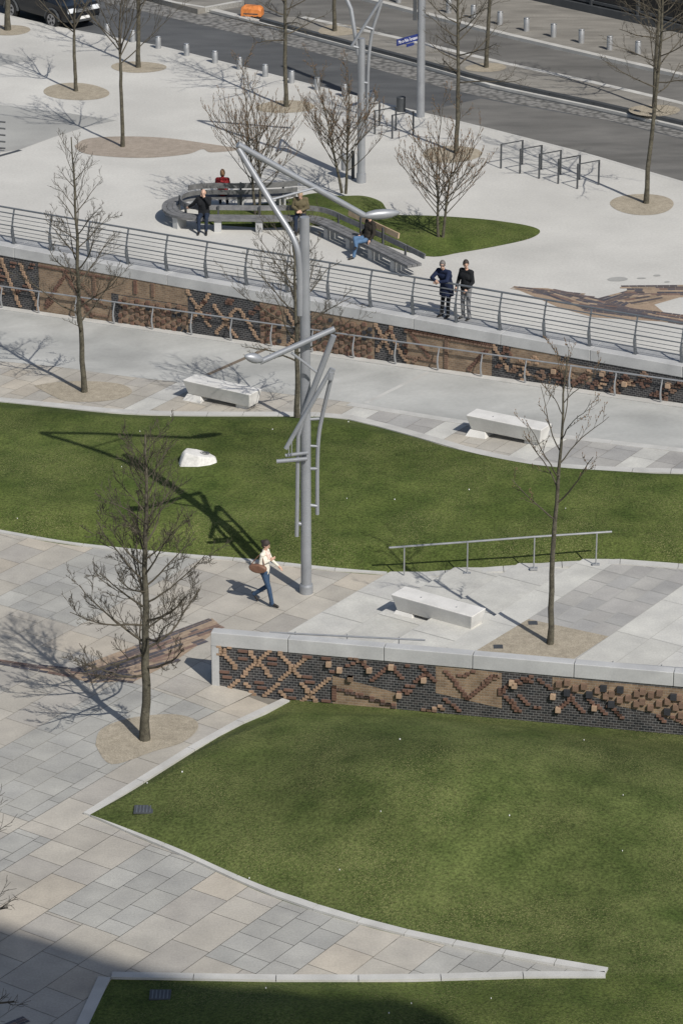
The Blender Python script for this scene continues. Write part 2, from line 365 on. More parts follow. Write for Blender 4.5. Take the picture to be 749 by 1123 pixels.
slabs(lp, 26, 72, dj - ROW * 26, dj + ROW * 14, ROW, 0.75, 1.35, 0.0, BEIGE, rnd, skip=pt, curve=fcurve, keep=-1)
for q in pt: slabs(lp, q[0], q[1], q[2], q[3], ROW * 2 / 3, 0.6, 0.95, 0.0, GREY, rnd, curve=fcurve, keep=-1)
o = lp.build('lower_pavement', M['slab'], cols=True); tag(o, kind='structure')

# ------------------------------------------------------------------ upper retaining wall line
wA = P(16, 272.7, ZU); wB = P(747, 402.7, ZU)
D1 = (wB - wA); D1.z = 0; L1 = D1.length; D1.normalize(); N1 = Vector((D1.y, -D1.x, 0))     # towards the camera side
if N1.y > 0: N1 = -N1
W0 = wA - D1 * 12; WL = L1 + 24
# upper plaza ground
sheet('upper_plaza', [W0 - N1 * 0.55 + Vector((0, 0, 0)), W0 + D1 * WL - N1 * 0.55, Vector((60, 74, ZU)), Vector((60, 140, ZU)), Vector((-60, 190, ZU)), Vector((-60, 98, ZU))], M['plaza'])
far = mesh_obj('upper_ground', [(-300, 60, 1.5), (300, 60, 1.5), (300, 900, 1.5), (-300, 900, 1.5)], [[0, 1, 2, 3]], M['earth'])
far.data.clear_geometry(); far.data.from_pydata([tuple(W0 - N1 * 0.3 - D1 * 60 + Vector((0, 0, 1.7 - ZU))), tuple(W0 - N1 * 0.3 + D1 * 150 + Vector((0, 0, 1.7 - ZU))), (900, 1500, 1.7), (-900, 1500, 1.7)], [], [[0, 1, 2, 3]])
far['kind'] = 'structure'

# roads: pixel polylines on the road plane
ZR = ZU - 0.12
def ext(pl, z, e0=-900, e1=1700):
    a, b = pl[0], pl[1]; c, d = pl[-2], pl[-1]
    k0 = (b[1] - a[1]) / (b[0] - a[0]); k1 = (d[1] - c[1]) / (d[0] - c[0])
    pts = [P(x, y, z) for x, y in pl]
    d0 = (pts[0] - pts[1]).normalized(); d1 = (pts[-1] - pts[-2]).normalized()
    return [pts[0] + d0 * 30] + pts + [pts[-1] + d1 * 25]
kerbL = [(-60, -2), (0, 14), (63, 29), (180, 51), (290, 79), (410, 110), (459, 122), (530, 139), (640, 167), (749, 199), (800, 214)]
r1top = [(-60, -40), (172, 16), (297, 45), (400, 72), (459, 89), (527, 107), (665, 131), (749, 152), (800, 166)]
cobT = [(-60, -58), (172, 0), (280, 27), (385, 55), (459, 74), (540, 98), (665, 124), (749, 144), (800, 157)]
platB = [(-60, -62), (172, -4), (280, 23), (385, 51), (459, 70), (540, 94), (665, 119), (749, 138), (800, 151)]
def strip(name, A, B, z, mat):
    a = ext(A, z); b = ext(B, z)
    n = 40; a = resample(a, n); b = resample(b, n)
    V = a + b; F = [[i, i + 1, n + i + 1, n + i] for i in range(n - 1)]
    o = mesh_obj(name, V, F, mat); tag(o, kind='structure'); return o
def kerb(name, pts, wdt, z0, z1, mat, seg=1.0, gap=0.008, side=1, bev=0.0, slope=None):
    pts = [Vector(p) for p in pts]
    n = max(2, int(plen(pts) / seg) + 1); q = resample(pts, n); mb = MB()
    for i, (a, b) in enumerate(zip(q, q[1:])):
        d = (b - a); d2 = Vector((d.x, d.y, 0)).normalized(); nn = Vector((-d2.y, d2.x, 0)) * side
        def off(k, s_):
            dd = (q[min(k + 1, n - 1)] - q[max(k - 1, 0)]); dd.z = 0; dd.normalize(); m_ = Vector((-dd.y, dd.x, 0)) * side; return q[k] + m_ * s_
        A = [off(i, 0) + d2 * gap, off(i + 1, 0) - d2 * gap, off(i + 1, wdt) - d2 * gap, off(i, wdt) + d2 * gap]
        if side < 0: A = A[::-1]
        V = [Vector((p.x, p.y, p.z + z0)) for p in A] + [Vector((p.x, p.y, p.z + z1)) for p in A]
        mb.add(V, [[3, 2, 1, 0], [4, 5, 6, 7], [0, 1, 5, 4], [1, 2, 6, 5], [2, 3, 7, 6], [3, 0, 4, 7]])
    o = mb.build(name, mat, bevel=bev); tag(o, kind='structure'); return o
# the plaza sheet is cut along the kerb: everything beyond is at road level
pz = bpy.data.objects['upper_plaza']; bpy.data.objects.remove(pz)
kl = ext(kerbL, ZU)
sheet('upper_plaza', [W0 - N1 * 0.5, W0 + D1 * WL - N1 * 0.5] + kl[::-1], M['plaza'])
kerb('plaza_kerb', kl, 0.16, -0.3, 0.004, M['granite'], side=-1, seg=1.0)
strip('road', kerbL, r1top, ZR, M['asphalt'])
strip('cobbled_strip', r1top, [(x, y) for x, y in cobT], ZR + 0.004, M['cobble'])
# light worn part of the road on the right
pp = [P(x, y, ZR + 0.004) for x, y in [(462, 123), (527, 108), (600, 121), (665, 132), (749, 153), (800, 166), (950, 206), (950, 254), (800, 214), (749, 199), (640, 167), (530, 139)]]
sheet('worn_road', pp, M['asphalt2'])
# platform kerbs and platform
strip('kerb_shade_strip', cobT, platB, ZR + 0.01, M['dark'])  # flat dark strip paints in the shadow line along the low kerb
platK = [(x, y - 1) for x, y in platB]; 
def shift(pl, dy): return [(x, y + dy) for x, y in pl]
kp = ext(shift(cobT, -1), ZR)
kerb('low_platform_kerb', kp, 0.35, 0, 0.1, M['granite'], side=1, seg=1.5)
platF = [(-60, -66), (172, -10), (280, 17), (385, 45), (459, 64), (540, 87), (665, 113), (749, 132), (800, 145)]
platR = [(-60, -96), (172, -38), (280, -9), (335, 18), (459, 45), (540, 65), (665, 92), (749, 112), (800, 125)]
# platform in two pieces with a gap (217..285 px)
def cutx(pl, x0, x1):
    out = []
    for (a, b) in zip(pl, pl[1:]):
        for (x, y) in (a, b):
            if x0 <= x <= x1 and (x, y) not in out: out.append((x, y))
        for xc in (x0, x1):
            if a[0] < xc < b[0]:
                t = (xc - a[0]) / (b[0] - a[0]); out.append((xc, a[1] + (b[1] - a[1]) * t))
    return sorted(set(out))
ZP = ZR + 0.22
pf = [P(x, y, ZP) for x, y in cutx(platF, 289, 800)]; prr = [P(x, y, ZP) for x, y in cutx(platR, 335, 800)]
mb = MB(); mb.prism([(p.x, p.y) for p in pf + [pf[-1] + Vector((18, -16, 0))] + [prr[-1] + Vector((18, -16, 0))] + prr[::-1]], ZR - 0.2, ZP)
o = mb.build('platform', M['walk']); tag(o, kind='structure')
kerb('platform_kerb', [p + Vector((0, 0, 0.0)) for p in pf], 0.22, -0.2, 0.006, M['dark'], side=-1, seg=2)  # real kerb, coloured dark to paint in the shadow along the platform front
kerb('platform_back_kerb', prr, 0.3, -0.2, 0.006, M['granite'], side=-1, seg=2)
pf2 = [P(x, y, ZP) for x, y in [(-60, -62), (217, 10)]]; mb = MB()
mb.prism([(p.x, p.y) for p in [pf2[0], pf2[1], P(268, 1, ZP), P(60, -60, ZP)]], ZR - 0.2, ZP); tag(mb.build('platform', M['walk']), kind='structure')
kerb('platform_kerb', pf2 + [P(268, 1, ZP)], 0.22, -0.2, 0.006, M['granite'], side=1, seg=2)
# far road and far pavement
farK = [(-60, -110), (172, -60), (300, -30), (460, 11), (540, 32), (665, 61), (749, 80), (800, 93)]
strip('far_road', shift(platB, -2), farK, ZR - 0.004, M['asphalt2'])
fk = ext(farK, ZU)
farF = [(-60, -190), (300, -75), (576, -1), (749, 37), (800, 48)]
n = 40; a_ = resample(fk, n); b_ = resample(ext(farF, ZU), n)
tag(mesh_obj('far_pavement', a_ + b_, [[i, i + 1, n + i + 1, n + i] for i in range(n - 1)], M['walk']), kind='structure')
kerb('far_kerb', fk, 0.3, -0.3, 0.004, M['granite'], side=-1, seg=1.5)

# grey concrete fields and gravel pits on the upper plaza
def usheet(name, px, mat, dz=0.004, sm=True):
    pts = [P(x, y, ZU + dz) for x, y in px]
    if sm: pts = smooth_path(pts + [pts[0]], 5)[:-1]
    return sheet(name, pts, mat)
def pit(cx, cy, rx, ry, mat, seed=0, ZZ=None):
    rr = random.Random(seed); pts = []
    z = (ZU + 0.008) if ZZ is None else ZZ
    for k in range(28):
        a = 2 * math.pi * k / 28; f = 1 + 0.06 * math.sin(2 * a + seed) + 0.03 * math.sin(3 * a + seed * 2)
        pts.append(P(cx + rx * f * math.cos(a), cy + ry * f * math.sin(a), z))
    return sheet('gravel_pit', pts, mat)
usheet('grey_concrete_field', [(-40, 52), (0, 58), (42, 65), (25, 68), (0, 72), (-40, 78)], M['greyconc'], sm=False)
usheet('grey_concrete_field', [(-40, 112), (0, 115), (75, 124), (128, 132), (95, 139), (60, 150), (22, 164), (-40, 173)], M['greyconc'], sm=False)
usheet('gravel_pit', [(82, 160), (96, 152), (135, 149.5), (180, 151), (225, 157), (262, 163.5), (232, 167), (222, 163.5), (205, 169), (160, 173), (112, 171), (90, 167)], M['gravel2'], 0.008)
for k, (cx, cy, rx, ry, mt) in enumerate([(84, 100.5, 36, 9.5, 'gravel'), (152, 73.5, 29, 6.5, 'gravel'), (8, 33, 25, 6, 'gravel'), (313, 117, 32, 7, 'gravel'), (495, 169, 34, 9, 'gravel'), (704, 224, 37, 11, 'gravel')]):
    pit(cx, cy, rx, ry, M[mt], k)
for k, (cx, cy, rx, ry) in enumerate([(533, 74, 22, 5), (372, 33, 24, 6), (717, 121, 30, 6)]):
    pit(cx, cy, rx, ry, M['gravel'], 9 + k, ZP + 0.006)
for (cx, cy, rx, ry) in [(677, 306, 11, 2.4), (720, 302, 4, 1.0), (731, 309, 3, 0.9), (703, 305, 5, 0.8)]: pit(cx, cy, rx, ry, M['greyconc'], 3)

# grass island on the plaza
isl = [(215, 245), (230, 230), (300, 222), (345, 212), (372, 215), (398, 215), (417, 221), (425, 231), (443, 238.5), (500, 240), (548, 243), (580, 248), (592, 254), (580, 262), (545, 270), (505, 277), (466, 281), (400, 262), (350, 248), (290, 250)]
ip = smooth_path([P(x, y, ZU) for x, y in isl + [isl[0]]], 5)[:-1]
cen = sum(ip, Vector()) / len(ip); V = []; F = []; n = len(ip); RG = 10
for k in range(RG):
    f = 1 - k / RG
    for p in ip: q = cen.lerp(p, f); q.z = ZU + 0.02 + 0.16 * (1 - f ** 3) + (0 if k else -0.01); V.append(q)
V.append(cen + Vector((0, 0, 0.18)))
for k in range(RG - 1):
    for i in range(n): F.append([k * n + i, k * n + (i + 1) % n, (k + 1) * n + (i + 1) % n, (k + 1) * n + i])
for i in range(n): F.append([(RG - 1) * n + i, (RG - 1) * n + (i + 1) % n, len(V) - 1])
me_o = mesh_obj('grass_island', V, F, M['grass'], smooth=True); tag(me_o, kind='structure')

# ------------------------------------------------------------------ middle promenade
nf = lambda X: zm(X)
fw = N1 * 0.04
def wallface(s): return W0 + D1 * s
a = W0 - N1 * 0.2; b = W0 + D1 * WL - N1 * 0.2
# bed + slabs
mp_px_top = [(-50, 392), (60, 402), (140, 413), (260, 426), (385, 441.5), (497, 459.5), (610, 476), (749, 492), (860, 506)]
curbM = [(-60, 436), (0, 441), (60, 447), (130, 454), (200, 456.5), (330, 457), (372, 459), (405, 466), (460, 481), (500, 493), (560, 507), (610, 514), (680, 518), (749, 520), (820, 521)]
mp_top = [PM(*p) for p in mp_px_top]
def lift(pts, dz): return [p + Vector((0, 0, dz)) for p in pts]
cm = smooth_path([PM(*p) for p in curbM], 5)
bedp = [cm[0] + Vector((-14, 3.5, 0))] + cm + [cm[-1] + (cm[-1] - cm[-3]).normalized() * 12]
bed = [Vector((p.x, p.y, zm(p.x) - 0.012)) for p in [a] + bedp + [b]]
sheet('promenade_bed', bed, M['joint'])
ms = MB(); cmx = [cm[0] + Vector((-14, 3.5, 0))] + cm + [cm[-1] + (cm[-1] - cm[-3]).normalized() * 12]
# rows run away from the camera; alternate beige fields, grey fields and light granite bands
vlist = []
def vv(px): return uv_of(PM(*px))[1]
bands = sorted([(vv((125, 454)), vv((155, 455))), (vv((380, 451)), vv((396, 462))), (vv((457, 480)), vv((476, 488))), (vv((552, 503)), vv((575, 511))), (vv((670, 514)), vv((703, 516)))])
vcur = vv((-60, 436)) - 3
def fill(v0, v1, pal, lmin, lmax, rows):
    k = max(1, round((v1 - v0) / rows)); slabs(ms, 50, 90, v0, v1, (v1 - v0) / k, lmin, lmax, lambda X: zm(X), pal, rnd, halfs=[((0, 97), (0, -1))], curve=cmx)
pal_seq = [BEIGE, BEIGE, GREY, BEIGE, GREY, GREY]
for i, (b0, b1) in enumerate(bands + [(vv((820, 521)) + 3, vv((820, 521)) + 4)]):
    b0, b1 = min(b0, b1), max(b0, b1)
    p_ = pal_seq[i]
    fill(vcur, b0, p_ if p_ is BEIGE else MIDG, 0.6, 1.1, 0.62)
    fill(b0, b1, LIGHT, 1.6, 2.4, 1.0); vcur = b1
o = ms.build('promenade_paving', M['slab'], cols=True); tag(o, kind='structure')
# concrete walkway
cw = smooth_path(mp_top, 4)
foot_l = W0 - N1 * 0.3; foot_r = W0 + D1 * WL - N1 * 0.3
dd0 = (cw[0] - cw[1]).normalized(); dd1 = (cw[-1] - cw[-2]).normalized()
poly = [cw[0] + dd0 * 10] + cw + [cw[-1] + dd1 * 9, foot_r, foot_l]
poly = [Vector((p.x, p.y, zm(p.x) + 0.004)) for p in poly]
sheet('concrete_walkway', poly, M['concrete'])
# granite kerb strip at the walkway edge on the right and at the wall foot
ed = smooth_path([PM(x, y, 0.0) for x, y in mp_px_top[4:]], 4)
kerb('walkway_edging', ed, 0.28, -0.05, 0.012, M['granite'], side=-1, seg=1.6)
kerb('promenade_kerb', cm, 0.32, -0.1, 0.03, M['granite'], side=1, seg=1.0)
# light joint and brown metal channel
def mstrip(name, p0, p1, wd, mat, dz):
    A = PM(*p0); B = PM(*p1); d = (B - A); d.z = 0; d.normalize(); nn = Vector((-d.y, d.x, 0)) * wd / 2
    V = [A - nn, B - nn, B + nn, A + nn]; V = [Vector((p.x, p.y, zm(p.x) + dz)) for p in V]
    return sheet(name, V, mat)
mstrip('light_joint', (401, 442), (470, 408), 0.14, M['granite'], 0.008)
M['channel'] = nmat('brown_channel', (0.16, 0.13, 0.10), None, 0.7)
mstrip('drain_channel', (228, 411), (296, 381), 0.16, M['channel'], 0.008)
M['lightband'] = nmat('pale_edge_band', (0.56, 0.55, 0.52), None, 0.85, scale=2)
# teardrop gravel pit
td = [(38, 423), (62, 419), (100, 418), (132, 421), (145, 428), (138, 435), (112, 440), (76, 440), (58, 434)]
sheet('gravel_pit', smooth_path([PM(x, y, 0.008) for x, y in td + [td[0]]], 5)[:-1], M['gravel'])

# ------------------------------------------------------------------ near wall
nA = P(235, 748, 0.0)
def ztop(base, y):                       # height over a plan point that lands on picture row y
    r = ray(374.5, y); return CAMH + base.y * r.z / r.y
ZW = ztop(nA, 693.5)
nB = P(749, 738.5, ZW); nA2 = P(231, 693.5, ZW)
D2 = (nB - nA2); D2.z = 0; L2 = D2.length; D2.normalize(); N2 = Vector((D2.y, -D2.x, 0))
if N2.y > 0: N2 = -N2
Wn0 = Vector((nA2.x, nA2.y, 0)); WnL = L2 + 14

# ------------------------------------------------------------------ terrace with shallow steps
ZT = 0.5
vr = [dj]
vlast = uv_of(P(539, 677, 0.5))[1]
nst = 4
for k in range(1, nst): vr.append(dj + (vlast - dj) * k / (nst - 1))
e1a, e1b = P(424, 631, 0.02), P(664, 613, ZT); e2a, e2b = P(670, 613, ZT), P(749, 619, ZT)
def halfplane(a, b, keep):
    d = (b - a); n = Vector((-d.y, d.x, 0)).normalized()
    if (keep - a).dot(n) < 0: n = -n
    return ((a.x, a.y), (n.x, n.y))
inside = P(560, 670, 0.3)
H = [halfplane(e1a, e1b, inside), halfplane(e2a, e2b, inside), halfplane(Wn0 - N2 * 0.2, Wn0 + D2 * 5 - N2 * 0.2, inside)]
tb = MB(); ts = MB()
for k in range(nst):
    z = ZT * (k + 1) / nst; v0 = vr[k]; v1 = vr[k + 1] if k + 1 < nst else vr[k] + 26
    poly = [(xy_of(u, v).x, xy_of(u, v).y) for u, v in ((45, v0), (85, v0), (85, v1), (45, v1))]
    for h in H: poly = clip(poly, h)
    tb.prism(poly, -0.1, z - 0.006)
    Hs = H
    if k + 1 < nst:
        w_ = (v1 - v0); slabs(ts, 45, 85, v0, v1, w_, 1.3, 2.1, z, LIGHT, rnd, halfs=Hs, gap=0.014)
    else:
        g0 = uv_of(P(579, 679, ZT))[1]; g1 = uv_of(P(667, 698, ZT))[1]
        slabs(ts, 45, 85, v0, g0, (g0 - v0) / 2 if g0 - v0 > 1.4 else (g0 - v0), 1.4, 2.2, z, LIGHT, rnd, halfs=Hs)
        slabs(ts, 45, 85, g0, g1, (g1 - g0) / 4, 0.65, 0.9, z, MIDG, rnd, halfs=Hs, gap=0.014)
        slabs(ts, 45, 85, g1, v1, 0.85, 1.5, 2.3, z, LIGHT, rnd, halfs=Hs)
tag(tb.build('terrace_steps', M['greyconc']), kind='structure'); tag(ts.build('terrace_paving', M['slab'], cols=True), kind='structure')
# dark channel at the foot of the steps
def zstrip(name, p0, p1, wd, mat, z):
    A = P(*p0, z); B = P(*p1, z); d = (B - A).normalized(); nn = Vector((-d.y, d.x, 0)) * wd / 2
    return sheet(name, [A - nn, B - nn, B + nn, A + nn], mat)
zstrip('dark_joint', (322, 696), (427, 631.5), 0.035, M['joint'], 0.003)
zstrip('drain_channel', (318, 698), (338, 686.5), 0.1, M['channel'], 0.007)
pitp = [P(x, y, ZT + 0.004) for x, y in [(579, 679), (667, 698), (628, 725), (600, 742)]]
pl_ = [(p.x, p.y) for p in [P(579, 679, ZT), P(667, 698, ZT), P(610, 735, ZT), P(500, 727, ZT)]]
pl_ = clip(pl_, H[2]); sheet('gravel_pit', [Vector((x, y, ZT + 0.005)) for x, y in pl_], M['gravel'])
for q in [(584, 683), (546, 709)]: 
    c = P(*q, ZT + 0.009); sheet('pit_cover', [c + Vector((x * .11, y * .11, 0)) for x, y in ((-1, -1), (1, -1), (1, 1), (-1, 1))], M['dark'])

# ------------------------------------------------------------------ lawns
def ruled(name, A, B, hf, nu=120, nv=50, zlo=0.0, gm='grass'):
    A = resample(A, nu); B = resample(B, nu); V = []; F = []
    for j in range(nv + 1):
        t = j / nv
        for i in range(nu):
            p = A[i].lerp(B[i], t); e = min(1, 4 * t * (1 - t) * 2.2); p = p + Vector((0, 0, hf(p, t, i / (nu - 1)) * e + 0.035 * min(1, 12 * t * (1 - t)) + 0.012 * math.sin(p.x * 2.1 + p.y) * e)); V.append(p)
    for j in range(nv):
        for i in range(nu - 1): F.append([j * nu + i, j * nu + i + 1, (j + 1) * nu + i + 1, (j + 1) * nu + i])
    # skirt
    o = mesh_obj(name, V, F, M[gm], smooth=True)
    bm = bmesh.new(); bm.from_mesh(o.data); bmesh.ops.recalc_face_normals(bm, faces=bm.faces)
    if sum(f.normal.z for f in bm.faces) < 0: bmesh.ops.reverse_faces(bm, faces=bm.faces)
    bm.to_mesh(o.data); bm.free(); return tag(o, kind='structure')
lf = [(-60, 575), (0, 585), (70, 597), (130, 604), (200, 611), (265, 616), (350, 625), (400, 629.5), (424, 631)]
front0 = smooth_path([P(x, y, 0.0) for x, y in lf], 5)
front = [Vector((front0[0].x - 14, front0[0].y + 3.0, 0))] + front0 + [e1a + (e1b - e1a) * k / 6 for k in range(1, 7)] + [e2a, e2b, e2b + (e2b - e2a) * 6]
for i, p in enumerate(front[len(front0) + 1:]):
    p.z = min(ZT, max(0, p.z)) + 0.0
back = [cm[0] + Vector((-14, 2.5, -0.6))] + cm + [cm[-1] + (cm[-1] - cm[-3]).normalized() * 8]
g = lambda p, cx, cy, sx, sy: math.exp(-((p.x - cx) / sx) ** 2 - ((p.y - cy) / sy) ** 2)
ruled('middle_lawn', front, back, lambda p, t, s: 0.42 * g(p, -5, 77, 8, 9) + 0.25 * g(p, 6, 74, 6, 6), 160, 50)
kerb('lawn_kerb', front0, 0.22, -0.1, 0.045, M['granite'], side=1, seg=1.2)
kerb('lawn_kerb', [e1a + (e1b - e1a) * k / 10 + Vector((0, 0, 0.0)) for k in range(11)] + [e2a, e2b, e2b + (e2b - e2a) * 4], 0.3, -0.2, 0.02, M['granite'], side=-1, seg=1.4)
# large front lawn
lc = P(100, 896)
top_px = [(100, 896), (318, 770)]
tA = [P(100, 896), P(318, 770, -.28)]; tA = [tA[0].lerp(tA[1], k / 8) for k in range(9)]
for p in tA: p.z = hl(p.x, p.y)
GC = [p.copy() for p in tA]
wl = Wn0 - N2 * 0.0
s0 = (tA[-1] - Wn0).dot(D2)
tA[-1] = Wn0 + D2 * s0 - N2 * 0.05 + Vector((0, 0, -.28))
tA += [Wn0 + D2 * (s0 + k) - N2 * 0.05 + Vector((0, 0, -.28)) for k in (.5, 2, 4, 6, 8, 10, 12)]
bot_px = [(100, 896), (150, 918), (200, 939), (260, 967), (308, 987), (380, 1010), (440, 1026), (500, 1039), (550, 1049), (600, 1058), (664, 1069)]
bA = smooth_path([P(*p) for p in bot_px], 4); bAx = bA + [P(760, 1074), P(860, 1076)]
ruled('front_lawn', tA, bAx, lambda p, t, s: .28 * min(1, s * 6) * (1 - t) * min(1, 4 * t) + 1.0 * g(p, 1.8, 57.6, 3.6, 3.6) + 0.25 * g(p, 6.5, 57, 2, 3), 150, 70, gm='drygrass')
kerb('lawn_kerb', GC[::-1], 0.2, -0.1, 0.05, M['granite'], side=-1, seg=1.6)
kerb('lawn_kerb', bA, 0.2, -0.1, 0.05, M['granite'], side=1, seg=0.95)
b2 = [P(122, 1074), P(300, 1077), P(450, 1077), P(560, 1073.5), P(664, 1073.5)]
b2x = b2[:-1] + [P(660, 1069.5), P(700, 1066), P(760, 1067), P(860, 1070)]
c2 = [P(60, 1180), P(250, 1230), P(450, 1250), P(664, 1250), P(860, 1250)]
c2[0] = P(122, 1074) + (P(98, 1126) - P(122, 1074)) * 3.2
ruled('corner_lawn', b2x, c2, lambda p, t, s: 0.45 * g(p, -1.0, 48.5, 1.8, 1.6) + 0.25 * g(p, 3.5, 48.5, 2, 1.5), 120, 40)
kerb('lawn_kerb', [P(122, 1074), P(122, 1074) + (P(98, 1126) - P(122, 1074)) * 3.2], 0.24, -0.1, 0.05, M['granite'], side=-1, seg=1.6)
kerb('lawn_kerb', b2[:4] + [P(664, 1073.5)], 0.2, -0.1, 0.05, M['granite'], side=1, seg=1.5)

# ------------------------------------------------------------------ gravel pit and brick mosaic of the lower pavement
tp = [(105, 817), (111, 800), (140, 788), (185, 783), (212, 788), (217, 799), (200, 814), (168, 824), (123, 838)]
sheet('gravel_pit', smooth_path([P(x, y, 0.006) for x, y in tp + [tp[0]]], 5)[:-1], M['gravel'])
MC = [(0.085, 0.08, 0.09), (0.075, 0.072, 0.085), (0.09, 0.078, 0.08), (0.18, 0.12, 0.095), (0.33, 0.25, 0.18), (0.12, 0.095, 0.09), (0.30, 0.23, 0.165)]
def mosaic(name, a, b, w0, w1, z, seed, nb):
    """rows of long bricks between two picture points; widths in metres at both ends"""
    rr = random.Random(seed); A = P(*a, z); B = P(*b, z); d = (B - A); L = d.length; d.normalize(); n = Vector((-d.y, d.x, 0)); mb = MB()
    for k in range(nb):
        f0 = (k + 0.06) / nb - 0.5; f1 = (k + 0.94) / nb - 0.5; s = rr.uniform(-0.1, 0.3) if L > 1 else 0; cc = rr.choice(MC)
        end = L - rr.uniform(0, 0.25) * L * (0.6 if nb > 4 else 0)
        while s < end:
            l = rr.choice((0.24, 0.24, 0.36)); 
            if rr.random() < 0.42: cc = rr.choice(MC)
            s1 = min(s + l, end)
            if s < 0: s = 0
            def pt_(ss, f): wd = w0 + (w1 - w0) * ss / L; return A + d * ss + n * (wd * f)
            q = [pt_(s + .006, f0), pt_(s1 - .006, f0), pt_(s1 - .006, f1), pt_(s + .006, f1)]
            kk = rr.uniform(0.85, 1.15); mb.add(q, [[0, 1, 2, 3]], 0, tuple(v * kk for v in cc)); s = s1
    return mb
M['mosaic_base'] = nmat('tan_brick_paving', (0.27, 0.20, 0.14), (0.33, 0.25, 0.18), 0.9, scale=6, fine=18, fineamt=.15)
sheet('brick_mosaic_base', [P(x, y, .0035) for x, y in [(74, 742), (150, 708), (233, 678), (243, 687), (222, 704), (190, 726), (150, 746), (100, 749)]], M['mosaic_base'])
sheet('brick_mosaic_base', [P(x, y, ZU + .0035) for x, y in [(561, 315), (600, 316), (634, 323), (655, 332), (700, 316), (760, 315), (850, 316), (850, 325), (745, 326), (717, 334), (728, 343), (765, 355), (715, 352), (650, 348), (612, 337), (585, 325)]], M['mosaic_base'])
allm = MB(); zi = 0
def merge(m1, m2): m1.add(m2.V, m2.F, 0); m1.C[-len(m2.C):] = m2.C
for args in [((78, 741), (234, 680), 0.55, 0.32, 4), ((84, 742), (243, 686), 0.5, 0.28, 3), ((95, 744), (222, 700), 0.6, 0.5, 4), ((92, 747), (196, 722), 0.5, 0.3, 4), ((-60, 716), (80, 739), 0.18, 0.4, 3), ((40, 731), (150, 745), 0.3, 0.45, 4), ((-40, 1146), (30, 1117), 0.25, 0.25, 3)]:
    merge(allm, mosaic('x', args[0], args[1], args[2], args[3], 0.005 + 0.0006 * zi, len(allm.V), args[4])); zi += 1
tag(allm.build('brick_mosaic_paving', M['brickproj'], cols=True), kind='structure')
um = MB(); zi = 0
for args in [((561, 315), (650, 328), 0.3, 0.9, 5), ((600, 319), (660, 336), 0.6, 1.2, 6), ((655, 337), (700, 319), 1.3, 0.5, 6), ((630, 329), (700, 345), 0.9, 0.8, 6), ((680, 318), (800, 318), 0.9, 1.1, 6), ((640, 336), (770, 352), 0.8, 0.7, 6), ((680, 332), (730, 324), 0.9, 0.6, 5), ((700, 345), (800, 362), 0.5, 0.5, 4)]:
    merge(um, mosaic('x', args[0], args[1], args[2], args[3], ZU + 0.005 + 0.0006 * zi, len(um.V) + 3, args[4])); zi += 1
tag(um.build('brick_mosaic_paving', M['brickproj'], cols=True), kind='structure')

